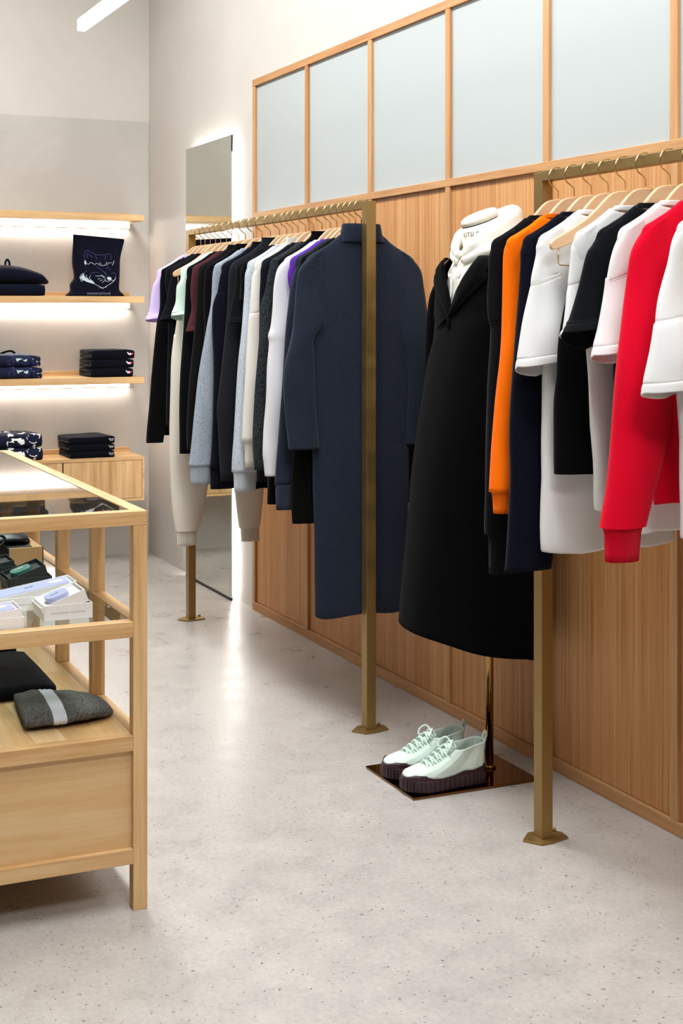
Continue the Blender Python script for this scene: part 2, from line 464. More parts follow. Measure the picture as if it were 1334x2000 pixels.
# ---------------------------------------------------------------- garments
def ladder(mb, Y, rungs, n=22, sub=4, q=.62, amp=.0, seed=0.0, lip=0, lip_y=0, fx=7., fz=2.5, dip=0, cap0=False):
    """Loft through rungs (left u, left z, right u, right z, half thickness, y offset); rings lie across the garment plane."""
    S = spline(rungs, sub); R = []; N = len(S)
    for i, (ul, zl, ur, zr, b_, yo) in enumerate(S):
        s = i / (N - 1); ring = []
        for k in range(n):
            a = 2 * PI * k / n; ca, sa = math.cos(a), math.sin(a)
            t = (1 + ca) / 2
            x = ul + (ur - ul) * t; z = zl + (zr - zl) * t
            y = yo + b_ * math.copysign(abs(sa) ** q, sa)
            if amp:
                g = amp * min(1, .25 + s * 1.3)
                y += g * noise.noise(Vector((x * fx, z * fz, seed))) * 1.6 * (1 - .4 * abs(ca))
                y += g * .5 * noise.noise(Vector((x * 20, z * 8, seed + 5 + (3 if sa > 0 else 0))))
                x += .25 * g * noise.noise(Vector((z * 7, seed, sa)))
            if lip and s > .55:
                e = (s - .55) / .45
                z -= lip * e * e * max(0, sa) * (1 - .3 * abs(ca)); y += lip_y * e * sa
            if dip and s < .22:
                z -= dip * (1 - s / .22) * (abs(sa) ** 1.2) * (1 if sa < 0 else .35)
            if amp > .003 and n >= 28: z += .016 * s ** 5 * noise.noise(Vector((x * 9, seed, 2.0 + sa)))
            ring.append((BXC + x, Y + y, z))
        R.append(ring)
    mb.rings(R, True, cap0, False)
    return mb

def garment(name, lab, cat, Y, mat, left, wt, we, hem, hw=(.195, .2), neck='crew', cuff=None, short=False, grp='', ribmat=None, amp=.006, b_=.021, zr_end=0, lip=0, right=None, bodyleft=None, wallsleeve=True, wm=None, yo=-.006):
    amp *= 1.35
    seed = Y * 13.7
    t = thing(name, lab, cat, (BXC, Y, hem), grp)
    nk = {'crew': .098, 'mock': .088, 'rib': .08, 'turtle': .08, 'wide': .115}[neck]
    rg = []
    for u in (nk, nk + .035, nk + .07):
        if u < .2: rg.append((-u, hz(u) + .006, u, hz(u) + .006, .0125, 0))
    rg.append((-.198, hz(.198) + .002, .198, hz(.198) + .002, .0135, 0))
    rg.append((-.199, 1.53, .199, 1.53, .0145, 0))
    ha, hh = hw
    rg.append((-min(ha, .2), 1.47, min(ha, .2), 1.47, .017, 0))
    for z in (1.36, 1.22, 1.05, .85, .65):
        if z > hem + .08:
            f = (1.36 - z) / (1.36 - hem)
            h = ha + (hh - ha) * f
            rg.append((-h, z, h, z, b_ * (.9 + .1 * f), 0))
    rg.append((-hh, hem + .02, hh, hem + .02, b_, 0)); rg.append((-hh + .002, hem, hh - .002, hem, b_ * .96, 0))
    bd = ladder(MB(), Y, rg, n=30, sub=4, amp=amp, seed=seed, dip=.014 if neck in ('crew', 'wide') else .006)
    body = bd.build('body', mat, t, solid=.0022)
    if cat in ('sweatshirt', 'sweater') and ribmat:
        hb = ladder(MB(), Y, [(-hh - .001, hem + .055, hh + .001, hem + .055, b_ + .001, 0), (-hh + .004, hem + .05, hh - .004, hem + .05, b_, 0), (-hh + .008, hem - .004, hh - .008, hem - .004, b_ * .9, 0)], n=30, sub=2, amp=amp, seed=seed)
        hb.build('hem_rib', ribmat, t, solid=.002)
    # neckband
    zn = hz(nk) + .006
    if neck in ('crew', 'wide'):
        c_ = [(-nk - .004, zn - .004, nk + .004, zn - .004, .0155, 0), (-nk + .012, zn + .008, nk - .012, zn + .008, .018, 0)]
    elif neck == 'mock':
        c_ = [(-nk - .004, zn - .006, nk + .004, zn - .006, .016, 0), (-nk + .008, zn + .010, nk - .008, zn + .010, .018, 0), (-nk + .012, zn + .022, nk - .012, zn + .022, .019, 0)]
    elif neck == 'rib':
        c_ = [(-nk - .008, zn - .006, nk + .008, zn - .006, .016, 0), (-nk + .006, zn + .012, nk - .006, zn + .012, .018, 0), (-nk + .006, zn + .027, nk - .006, zn + .027, .020, 0)]
    else:
        c_ = [(-nk - .012, zn - .022, nk + .012, zn - .022, .026, 0), (-nk - .004, zn - .018, nk + .004, zn - .018, .03, 0), (-nk + .006, zn + .012, nk - .006, zn + .012, .034, 0), (-nk + .010, zn + .034, nk - .010, zn + .034, .034, 0), (-nk + .014, zn + .038, nk - .014, zn + .038, .030, 0), (-nk + .018, zn + .015, nk - .018, zn + .015, .026, 0)]
    cd = ladder(MB(), Y, c_, n=28, sub=4, q=.8, amp=.002, seed=seed + 2, dip=0)
    cd.build('collar', ribmat or mat, t, solid=.002)
    # sleeves
    def sleeve(pts, sgn):
        L = [(-.188, 1.577)] + [(min(u, -.203 - .06 * (1.55 - z)) if z > 1.42 else u, z) for u, z in pts]; rr = []
        zt, zb = L[1][1], L[-1][1]
        for i, (u, z) in enumerate(L):
            if i == 0: rr.append((u, z, u + .05, hz(u + .05) + .004, .0125, 0)); continue
            f = (zt - z) / max(1e-4, zt - zb)
            wd = wt + (we - wt) * f if wm is None else (wt + (wm - wt) * f * 2 if f < .5 else wm + (we - wm) * (f - .5) * 2)
            if right is not None and sgn < 0 and z < right[0][0]:
                wd = interp([(zz, uu) for zz, uu in right[::-1]], z) - u
            up = max(0, 1 - f / .18) if not short else max(0, 1 - f / .5)
            wd2 = wd * (1 - .42 * up)
            bb = .0132 + (b_ * 1.1 - .0132) * min(1, max(0, (1.48 - z) / .16))
            rr.append((u, z, u + wd2, z + .035 * up + zr_end * f, bb if not short else bb * (1 + .25 * f), yo * min(1, max(0, (1.45 - z) / .15))))
        if short:
            a, c_ = rr[-2], rr[-1]
            d = math.hypot(c_[0] - a[0], c_[1] - a[1])
            pin = []
            for back, shrink in ((.026, 0), (.021, .0014), (.016, -.0004)):
                t_ = max(.05, 1 - back / max(d, .03))
                q_ = [a[i] + (c_[i] - a[i]) * t_ for i in range(6)]
                pin.append((q_[0] + shrink, q_[1], q_[2] - shrink, q_[3], q_[4] - shrink, q_[5]))
            rr = rr[:-1] + pin + [c_]
        if mat in ('white2', 'cream', 'navy') or (mat == 'black2' and Y < 4):
            zs_ = 1.43 + .05 * math.sin(Y * 41.0)
            for i in range(1, len(rr) - 1):
                a, c_ = rr[i], rr[i + 1]
                if a[1] > zs_ >= c_[1] and a[1] - c_[1] > .02:
                    t0 = (a[1] - zs_) / (a[1] - c_[1]); dt = .006 / (a[1] - c_[1])
                    pin = []
                    for t_, shrink in ((t0 - dt, -.0004), (t0, .0007), (t0 + dt, 0)):
                        if 0.02 < t_ < .98:
                            q_ = [a[k] + (c_[k] - a[k]) * t_ for k in range(6)]
                            pin.append((q_[0] + shrink, q_[1] - .012, q_[2] - shrink, q_[3] + .012, q_[4] - shrink, q_[5]))
                    rr = rr[:i + 1] + pin + rr[i + 1:]
                    break
        if sgn > 0:
            rr = [(-r[2], r[3], -r[0], r[1], r[4], r[5]) for r in rr]
            k = max(r[2] for r in rr)
            if k > .295: rr = [(r[0] - max(0, r[2] - .235) * (1 - .06 / (k - .235)), r[1], r[2] - max(0, r[2] - .235) * (1 - .06 / (k - .235)), r[3], r[4], r[5]) for r in rr]
        sl = ladder(MB(), Y, rr, n=20, sub=4, q=.75, amp=amp * .85, seed=seed + 9 + sgn, lip=lip, lip_y=.008 if short else 0, fx=9, fz=5)
        so = sl.build('sleeve', mat, t, solid=.0022)
        if cuff:
            ch, cw = cuff
            u, z, ur, zr, bb, y_ = rr[-1]
            cu = (u + ur) / 2 if cw < (ur - u) * .92 else (u + ur) / 2
            h = cw / 2
            ladder(MB(), Y, [(cu - (ur - u) * .46, z + .004, cu + (ur - u) * .46, zr + .004, bb * .95, y_), (cu - h - .002, z - .012, cu + h + .002, zr - .012, bb * .82, y_), (cu - h, z - ch, cu + h - .004, zr - ch, bb * .72, y_)], n=20, sub=3, q=.75, amp=.001, seed=seed).build('cuff', ribmat or mat, so, solid=.0022)
        return so
    sleeve(left, -1)
    if wallsleeve: sleeve(left, 1)
    return t

def F(key, col, col2=None, **k):
    M[key] = fabric(key, col, col2, **k); M[key + '_rib'] = fabric(key + '_rib', col2 or col, None, rib='X', **{kk: vv for kk, vv in k.items() if kk in ('sheen',)})
F('lilac', '#d2bdec'); F('black', '#050507'); F('black2', '#0c0e12'); F('mint', '#cfe6d6'); F('navyblack', '#07080e'); F('maroon', '#4c252a')
F('blackknit', '#0a0a0b', '#141416', mel=.4, scale=500); F('greymel', '#848e9a', '#a9b2bc', mel=.55, scale=420)
F('navy', '#0a0c18'); F('charcoal', '#17191d', '#222529', mel=.5); F('lightgrey', '#a3adb8', '#c8d0d8', mel=.55, scale=420)
F('cream', '#e4e0d7'); F('jogger', '#ddd5c7'); F('darknavy', '#10131e'); F('mohair', '#0e1012', '#3b4044', mel=.75, scale=520, bumps=.6); F('white', '#dcdce0'); F('white2', '#dddddc')
F('purple', '#5a2c9c'); F('slate', '#151a25', '#2b3343', mel=.4, scale=420, hs=4.0, sheen=.1); F('orange', '#fc7006'); F('red', '#d40427'); F('ink', '#090b18'); F('coatwool', '#040405', rough=1.0, sheen=.015); F('jet', '#050505')

G1 = 'garments on the rack before the mirror'
H1 = [6.098, 6.035, 5.962, 5.894, 5.83, 5.766, 5.668, 5.601, 5.525, 5.43, 5.326, 5.222, 5.145, 5.07, 5.003, 4.961, 4.89, 4.828, 4.739, 4.661, 4.599, 4.538, 4.476, 4.452, 4.405]
tee = dict(short=True, zr_end=.02, lip=.022)
A = garment
A('t_shirt', 'lilac cotton T-shirt, outermost on the rack before the mirror', 't-shirt', 6.095, 'lilac', [(-.206, 1.532), (-.22, 1.505), (-.236, 1.404), (-.253, 1.36)], .15, .16, .86, grp=G1, **tee)
A('long_sleeve_top', 'black long-sleeved top hanging beside the lilac T-shirt', 'top', 6.035, 'black', [(-.2, 1.531), (-.207, 1.416), (-.225, 1.327), (-.246, 1.105), (-.262, .905), (-.267, .828)], .14, .07, .862, grp=G1, neck='wide', b_=.019)
A('long_sleeve_top', 'black top almost hidden between the long-sleeved black top and the black T-shirt', 'top', 5.965, 'black2', [(-.185, 1.531), (-.19, 1.416), (-.195, 1.2), (-.2, 1.0), (-.2, .9)], .12, .07, .86, grp=G1, b_=.017, hw=(.185, .185))
A('t_shirt', 'black short-sleeved T-shirt hanging between black top and cream joggers', 't-shirt', 5.896, 'black2', [(-.198, 1.529), (-.22, 1.437), (-.248, 1.361)], .15, .16, .9, grp=G1, b_=.018, **tee)
# joggers hung by the waist
def joggers(Y):
    t = thing('joggers', 'cream jersey joggers with ribbed cuffs hanging low behind the mint T-shirt', 'joggers', (BXC, Y, .41), G1)
    ladder(MB(), Y, [(-.17, 1.50, .17, 1.50, .012, 0), (-.185, 1.42, .185, 1.42, .016, 0), (-.20, 1.32, .20, 1.32, .02, 0), (-.214, 1.22, .213, 1.22, .02, 0), (-.216, 1.16, .212, 1.16, .016, 0)], n=28, amp=.005, seed=3).build('hip', 'jogger', t, solid=.002)
    ladder(MB(), Y, [(-.172, 1.505, .172, 1.505, .014, 0), (-.174, 1.46, .174, 1.46, .016, 0)], n=28, sub=2).build('waistband', 'jogger_rib', t, solid=.002)
    for pts, cf in (([(-.206, 1.30, -.005), (-.2185, 1.2, .0), (-.223, 1.07, -.004), (-.226, .9, -.02), (-.226, .767, -.04), (-.219, .638, -.062), (-.21, .54, -.082), (-.201, .478, -.104), (-.198, .468, -.112)], (-.193, -.113)),
                    ([(.0, 1.30, .2), (.0, 1.2, .214), (.01, 1.07, .215), (.03, .9, .212), (.05, .767, .205), (.066, .638, .195), (.075, .54, .186), (.084, .475, .178), (.088, .466, .174)], (.094, .172))):
        lg = ladder(MB(), Y, [(a, z, c_, z, .013 if z > 1.25 else (.019 if z > 1.15 else .024), -.002) for a, z, c_ in pts], n=24, amp=.008, seed=pts[0][0] + 4, q=.8, fz=5).build('leg', 'jogger', t, solid=.002)
        ladder(MB(), Y, [(cf[0] + .002, .470, cf[1] - .002, .470, .018, -.002), (cf[0], .455, cf[1], .455, .017, -.002), (cf[0] + .002, .407, cf[1] + .001, .407, .017, -.002)], n=24, sub=3, amp=.002, seed=2).build('cuff', 'jogger_rib', lg, solid=.002)
joggers(5.83)
A('t_shirt', 'mint green T-shirt hanging in front of the cream joggers', 't-shirt', 5.755, 'mint', [(-.203, 1.522), (-.218, 1.5), (-.223, 1.436), (-.24, 1.394), (-.243, 1.379)], .15, .16, .9, grp=G1, **dict(tee, lip=.035))
A('long_sleeve_top', 'navy-black long-sleeved top between mint and maroon T-shirts', 'top', 5.672, 'navyblack', [(-.193, 1.524), (-.207, 1.457), (-.213, 1.373), (-.222, 1.246), (-.235, 1.078), (-.235, .931), (-.233, .813)], .14, .08, .83, grp=G1, b_=.019)
A('t_shirt', 'dark maroon T-shirt, its sleeve showing between two dark tops', 't-shirt', 5.602, 'maroon', [(-.185, 1.538), (-.193, 1.467), (-.204, 1.404), (-.229, 1.315)], .15, .15, .9, grp=G1, b_=.018, **dict(tee, lip=.012))
A('sweater', 'black knitted sweater with mock neck beside the maroon T-shirt', 'sweater', 5.525, 'blackknit', [(-.193, 1.538), (-.202, 1.456), (-.217, 1.332), (-.24, 1.127), (-.25, .95), (-.25, .84)], .15, .09, .86, grp=G1, neck='mock', b_=.019)
A('sweater', 'black high-necked sweater tucked behind the mid-grey melange sweater', 'sweater', 5.432, 'black', [(-.185, 1.55), (-.193, 1.434), (-.21, 1.3), (-.23, 1.1), (-.24, .9), (-.24, .84)], .14, .08, .86, grp=G1, neck='mock', b_=.019)
A('sweater', 'mid-grey melange sweater with long ribbed cuff, left of navy sweatshirt', 'sweater', 5.338, 'greymel', [(-.195, 1.55), (-.21, 1.434), (-.231, 1.334), (-.258, 1.175), (-.279, 1.016), (-.295, .858), (-.303, .797)], .13, .10, .88, grp=G1, neck='crew', cuff=(.072, .084), ribmat='greymel_rib', b_=.023)
A('sweatshirt', 'navy sweatshirt hanging against the grey melange sweater', 'sweatshirt', 5.245, 'navy', [(-.206, 1.535), (-.222, 1.463), (-.236, 1.42), (-.239, 1.335), (-.236, 1.177), (-.24, .922), (-.252, .794)], .15, .11, .80, grp=G1, neck='mock', cuff=(.078, .1), ribmat='navy_rib', hw=(.2, .18), b_=.02)
A('sweater', 'charcoal thin-knit sweater with ribbed collar, between navy sweatshirt and black T-shirt', 'sweater', 5.15, 'charcoal', [(-.194, 1.549), (-.206, 1.433), (-.222, 1.317), (-.241, 1.143), (-.255, 1.027), (-.247, .931), (-.238, .757)], .12, .075, .76, grp=G1, neck='rib', b_=.018, hw=(.19, .2))
A('t_shirt', 'black T-shirt with short wide sleeve beside the light grey sweater', 't-shirt', 5.075, 'black2', [(-.193, 1.556), (-.208, 1.49), (-.224, 1.413), (-.236, 1.352)], .15, .16, .74, grp=G1, hw=(.19, .19), b_=.018, **dict(tee, lip=.006))
A('sleeveless_top', 'jet black top hidden behind the light grey sweater', 'top', 5.02, 'jet', [(-.17, 1.556), (-.175, 1.5), (-.178, 1.44)], .09, .08, .74, grp=G1, hw=(.185, .2), b_=.015, short=True)
A('sweater', 'light grey melange sweater with ribbed cuff beside white sweatshirt', 'sweater', 4.965, 'lightgrey', [(-.207, 1.535), (-.211, 1.47), (-.215, 1.413), (-.225, 1.319), (-.239, 1.188), (-.247, 1.038), (-.259, .888), (-.261, .81)], .13, .10, .85, grp=G1, cuff=(.072, .082), ribmat='lightgrey_rib', b_=.021)
A('sweatshirt', 'off-white sweatshirt with ribbed cuff beside light grey sweater', 'sweatshirt', 4.89, 'cream', [(-.203, 1.534), (-.211, 1.506), (-.221, 1.376), (-.235, 1.191), (-.243, 1.043), (-.249, .925)], .13, .085, .93, grp=G1, cuff=(.09, .06), ribmat='cream_rib', neck='mock', b_=.022)
A('sweater', 'dark navy sweater squeezed between off-white sweatshirt and flecked mohair sweater', 'sweater', 4.815, 'darknavy', [(-.185, 1.554), (-.19, 1.505), (-.202, 1.449), (-.21, 1.34), (-.218, 1.193), (-.226, 1.047), (-.22, .79)], .13, .085, .8, grp=G1, b_=.018)
A('sweater', 'flecked black mohair sweater left of the white long-sleeved top', 'sweater', 4.738, 'mohair', [(-.192, 1.539), (-.218, 1.467), (-.235, 1.413), (-.239, 1.341), (-.25, 1.197), (-.258, 1.089), (-.264, .946), (-.258, .84)], .14, .09, .82, grp=G1, b_=.02)
A('cardigan', 'black long knit with tall ribbed collar behind the white long-sleeved top', 'sweater', 4.665, 'black', [(-.195, 1.543), (-.21, 1.466), (-.22, 1.324), (-.231, 1.128), (-.235, .915), (-.238, .729)], .13, .085, .72, grp=G1, neck='rib', b_=.018)
A('long_sleeve_top', 'white long-sleeved top hanging between black mohair and slate knit', 'top', 4.607, 'white', [(-.222, 1.544), (-.236, 1.483), (-.24, 1.412), (-.247, 1.345), (-.256, 1.315), (-.253, 1.285), (-.261, 1.202), (-.268, 1.062), (-.277, .922), (-.274, .878), (-.27, .834)], .14, .09, .9, grp=G1, b_=.02, amp=.007)
A('t_shirt', 'purple T-shirt showing only its shoulder behind the slate dress', 't-shirt', 4.548, 'purple', [(-.194, 1.54), (-.194, 1.499), (-.186, 1.41), (-.182, 1.31)], .12, .12, .9, grp=G1, b_=.015, **dict(tee, lip=.01))
A('sweater', 'slate navy sweater with cuffed sleeve directly behind the turtleneck dress', 'sweater', 4.499, 'slate', [(-.21, 1.507), (-.222, 1.447), (-.237, 1.343), (-.246, 1.206), (-.257, 1.068), (-.268, .931), (-.274, .811)], .13, .085, .8, grp=G1, cuff=(.08, .08), ribmat='slate_rib', b_=.0165, hw=(.19, .19))
A('long_dress', 'plain black long-sleeved garment, its dark sleeve end below the slate dress sleeve', 'dress', 4.452, 'jet', [(-.205, 1.515), (-.212, 1.344), (-.222, 1.138), (-.228, .916), (-.236, .797), (-.231, .689)], .13, .1, .75, grp=G1, b_=.0145, hw=(.185, .18), yo=0, wallsleeve=False)
dr = A('turtleneck_dress', 'slate navy turtleneck midi dress facing out at the end of rack', 'dress', 4.405, 'slate', [(-.222, 1.539), (-.235, 1.48), (-.246, 1.378), (-.255, 1.31), (-.273, 1.243), (-.284, 1.184), (-.281, 1.091), (-.272, .99), (-.267, .943)], .12, .105, .385, grp=G1, neck='turtle', b_=.02, hw=(.183, .168), right=[(1.36, -.182), (1.242, -.181), (1.072, -.174), (.969, -.166), (.935, -.161)], amp=.007, yo=-.012)

for pts in ([(-.150, 1.590, .0145), (-.152, 1.53, .017), (-.150, 1.46, .020), (-.145, 1.39, .0225), (-.150, 1.345, .0235), (-.165, 1.322, .022)], [(.160, 1.588, .0145), (.172, 1.53, .0165), (.176, 1.46, .0185), (.172, 1.39, .020), (.176, 1.345, .019)]):
    MB().tube(spline([(BXC + u, 4.405 - d, z) for u, z, d in pts], 4), .0011, 6).build('armhole_seam', 'slate', dr)
G2 = 'garments on the rack with the red sweatshirt'
H2 = [3.195, 3.122, 3.043, 2.969, 2.894, 2.807, 2.711, 2.636, 2.55, 2.44]
A('sweatshirt', 'black sweatshirt with ribbed cuffs beside the coat, behind orange sweatshirt', 'sweatshirt', 3.19, 'black2', [(-.192, 1.541), (-.194, 1.488), (-.196, 1.422), (-.2, 1.357), (-.204, 1.304), (-.211, 1.163), (-.217, .884), (-.215, .83)], .15, .1, .93, grp=G2, cuff=(.1, .082), ribmat='black2_rib', b_=.022, wallsleeve=False)
A('sweatshirt', 'bright orange sweatshirt with ribbed cuff', 'sweatshirt', 3.115, 'orange', [(-.19, 1.55), (-.2, 1.486), (-.211, 1.358), (-.217, 1.294), (-.232, 1.153), (-.242, 1.026), (-.248, .949)], .15, .09, .9, grp=G2, neck='crew', cuff=(.053, .068), ribmat='orange_rib', b_=.023)
A('sweatshirt', 'ink navy sweatshirt between the orange one and a white T-shirt', 'sweatshirt', 3.038, 'ink', [(-.19, 1.548), (-.2, 1.509), (-.22, 1.359), (-.233, 1.208), (-.239, 1.096), (-.238, .958), (-.242, .845), (-.25, .765)], .16, .125, .9, grp=G2, b_=.022, wallsleeve=False)
A('t_shirt', 'long white T-shirt beside the ink navy sweatshirt, hem lowest of the whites', 't-shirt', 2.965, 'white2', [(-.19, 1.557), (-.2, 1.532), (-.215, 1.483), (-.225, 1.421), (-.241, 1.347), (-.258, 1.265)], .15, .15, .822, hw=(.178, .195), grp=G2, b_=.025, amp=.0125, **dict(tee, lip=.035))
def shorts(Y):
    t = thing('track_shorts', 'black jersey shorts clipped below a bare wooden hanger', 'shorts', (BXC, Y, 1.0), G2)
    ladder(MB(), Y, [(-.15, 1.49, .15, 1.49, .012, 0), (-.17, 1.42, .17, 1.42, .016, 0), (-.186, 1.336, .186, 1.336, .02, 0), (-.192, 1.25, .192, 1.25, .02, 0), (-.194, 1.18, .194, 1.18, .015, 0)], n=28, amp=.004, seed=8).build('hip', 'jet', t, solid=.002)
    ladder(MB(), Y, [(-.152, 1.495, .152, 1.495, .014, 0), (-.156, 1.455, .156, 1.455, .016, 0)], n=28, sub=2).build('waistband', 'black_rib', t, solid=.002)
    for a, c_ in ((-.197, -.01), (.01, .197)):
        lg = ladder(MB(), Y, [(a + .01, 1.28, c_ - .01, 1.28, .013, 0), (a, 1.2, c_, 1.2, .019, 0), (a - .001, 1.13, c_, 1.13, .022, 0), (a - .001, 1.04, c_, 1.04, .022, 0), (a, 1.014, c_, 1.010, .022, 0)], n=22, amp=.004, seed=a).build('leg', 'jet', t, solid=.002)
shorts(2.894)
A('t_shirt', 'white T-shirt directly behind the black one', 't-shirt', 2.812, 'white2', [(-.198, 1.548), (-.208, 1.514), (-.222, 1.432), (-.233, 1.361), (-.241, 1.347)], .15, .15, .93, hw=(.17, .142), grp=G2, b_=.024, amp=.0125, **dict(tee, lip=.03))
A('t_shirt', 'black T-shirt among the white ones', 't-shirt', 2.718, 'black2', [(-.212, 1.545), (-.228, 1.523), (-.248, 1.454), (-.271, 1.385), (-.292, 1.351)], .16, .165, .93, hw=(.15, .15), grp=G2, b_=.024, amp=.007, **dict(tee, lip=.05))
A('t_shirt', 'white T-shirt hanging just behind the red sweatshirt', 't-shirt', 2.636, 'white2', [(-.208, 1.54), (-.218, 1.509), (-.229, 1.47), (-.233, 1.44), (-.249, 1.363), (-.267, 1.302)], .15, .155, .905, hw=(.165, .135), grp=G2, b_=.024, amp=.0125, **dict(tee, lip=.03))
A('sweatshirt', 'red sweatshirt with ribbed cuff', 'sweatshirt', 2.55, 'red', [(-.212, 1.548), (-.228, 1.517), (-.239, 1.451), (-.256, 1.364), (-.271, 1.277), (-.28, 1.19), (-.288, 1.104), (-.297, 1.028), (-.31, .953), (-.312, .942)], .15, .1, .985, hw=(.178, .165), grp=G2, cuff=(.072, .078), ribmat='red_rib', b_=.025, right=[(1.25, -.125), (1.142, -.151), (1.088, -.159), (1.044, -.172), (.99, -.195), (.936, -.21)], amp=.006, yo=-.014)
A('t_shirt', 'white T-shirt in front of the red sweatshirt', 't-shirt', 2.43, 'white2', [(-.198, 1.556), (-.211, 1.535), (-.221, 1.492), (-.241, 1.429), (-.257, 1.365), (-.27, 1.302), (-.285, 1.231)], .16, .175, .93, hw=(.19, .19), grp=G2, b_=.028, amp=.0125, **dict(tee, lip=.025))

held1 = ['the lilac T-shirt', 'the black top beside the lilac T-shirt', 'the nearly hidden black top', 'the black T-shirt next to the joggers', 'the cream joggers', 'the mint T-shirt', 'the navy-black top', 'the maroon T-shirt', 'the black mock-neck sweater', 'the black high-necked sweater', 'the mid-grey melange sweater', 'the navy sweatshirt', 'the charcoal thin-knit sweater', 'the black T-shirt near the light grey sweater', 'the hidden jet black top', 'the light grey melange sweater', 'the off-white sweatshirt', 'the dark navy sweater', 'the flecked mohair sweater', 'the black knit with tall ribbed collar', 'the white long-sleeved top', 'the purple T-shirt', 'the slate navy sweater', 'the plain black dress', 'the slate turtleneck dress']
Yh1 = [6.095, 6.035, 5.965, 5.896, 5.83, 5.755, 5.672, 5.602, 5.525, 5.432, 5.338, 5.245, 5.15, 5.075, 5.02, 4.965, 4.89, 4.815, 4.738, 4.665, 4.607, 4.548, 4.499, 4.452, 4.405]
held2 = ['the black sweatshirt', 'the orange sweatshirt', 'the ink navy sweatshirt', 'the longest white T-shirt', 'the black shorts', 'the white T-shirt behind the black one', 'the black T-shirt among whites', 'the white T-shirt behind the red sweatshirt', 'the red sweatshirt', 'the white T-shirt before the red sweatshirt']
Yh2 = [3.19, 3.115, 3.038, 2.965, 2.894, 2.812, 2.718, 2.636, 2.55, 2.43]
h0 = None
for held, ys, grp in ((held1, Yh1, 'wooden hangers on the rack before the mirror'), (held2, Yh2, 'wooden hangers on the rack with the red sweatshirt')):
    for nm, y in zip(held, ys):
        if nm in ('the black shorts', 'the cream joggers'): h = make_hanger(y, 1.0)
        elif h0 is None: h0 = h = make_hanger(y)
        else: h = copy_thing(h0, (BXC, y, 1.69))
        h['label'] = 'pale wooden hanger with brass hook holding ' + nm; h['group'] = grp
        if nm in ('the black shorts', 'the cream joggers'):
            for sx in (-1, 1):
                MB().tube([(BXC + sx * .19, y, 1.553), (BXC + sx * .19, y, 1.512), (BXC + sx * .186, y, 1.508), (BXC + sx * .12, y, 1.506)], .0016, 6).build('clip_wire', 'brasswire', h)
                MB().box(BXC + sx * .12 - .012, BXC + sx * .12 + .012, y - .02, y + .02, 1.478, 1.512).build('clip', 'brasswire', h, bevel=.002)

# ---------------------------------------------------------------- coat on a bust stand
CX, CY = 2.215, 3.855
st = thing('bust_stand', 'bust form on polished bronze pole and plate, dressed in black coat', 'stand', (CX, CY, 0))
MB().box(1.872, 2.292, 3.664, 3.985, 0, .008).build('base_plate', 'mirrorbrass', st, bevel=.0015)
MB().tube([(2.212, 3.82, .008), (2.212, 3.82, .85)], .0125, 20).build('pole', 'polebrass', st)
MB().tube([(2.212, 3.82, .008), (2.212, 3.82, .016)], .02, 20).build('pole_collar', 'polebrass', st)
F('linen', '#dcd5c6', scale=900)
def oval(z, hx, hy, cx=CX, cy=CY, n=32, tilt=0):
    return [(cx + hx * math.cos(2 * PI * k / n), cy + hy * math.sin(2 * PI * k / n), z + tilt * math.cos(2 * PI * k / n)) for k in range(n)]
MB().rings([oval(.85, .08, .13), oval(.95, .10, .16), oval(1.15, .085, .145), oval(1.35, .10, .17), oval(1.48, .085, .175), oval(1.54, .07, .14), oval(1.57, .058, .075)], True, True, True).build('torso', 'linen', st)
NX = CX - .005
MB().rings([oval(1.56, .062, .066, NX), oval(1.60, .058, .06, NX - .004, tilt=.004), oval(1.672, .056, .059, NX - .012, tilt=.022)], True, True, True).build('neck', 'linen', st)
cp = MB().rings([oval(1.673, .0545, .0575, NX - .012, tilt=.022), oval(1.6755, .0545, .0575, NX - .012, tilt=.022)], True, True, True).build('neck_seam', 'blackplastic', st)
MB().rings([oval(1.6757, .056, .059, NX - .012, tilt=.022), oval(1.692, .055, .058, NX - .014, tilt=.022), oval(1.699, .047, .05, NX - .014, tilt=.02), oval(1.701, .02, .02, NX - .014, tilt=.008)], True, True, True).build('neck_cap', 'linen', st)

def text_verts(body, size):
    cu = bpy.data.curves.new('lettering', 'FONT'); cu.body = body; cu.size = size; cu.align_x = 'CENTER'; cu.resolution_u = 2
    ob = bpy.data.objects.new('lettering', cu)
    COL.objects.link(ob)
    dg = bpy.context.evaluated_depsgraph_get()
    me = bpy.data.meshes.new_from_object(ob.evaluated_get(dg))
    vs = [v.co.copy() for v in me.vertices]; fs = [tuple(p.vertices) for p in me.polygons]
    bpy.data.objects.remove(ob); bpy.data.meshes.remove(me); bpy.data.curves.remove(cu)
    return vs, fs
def lettering(body, size, fn, parent, mat, name='lettering'):
    vs, fs = text_verts(body, size)
    return MB().add([fn(v.x, v.y) for v in vs], fs).build(name, mat, parent)
def neckwrap(x, y):
    a = PI + .62 + x / .0605          # the front of the neck, turned towards its left side
    z = 1.634 + y
    t = (z - 1.60) / .072
    return (NX - .004 - .008 * t + .0592 * math.cos(a), CY + .0622 * math.sin(a), z + .010 * math.cos(a))
lettering('KITSUNÉ', .020, neckwrap, st, 'blackplastic')

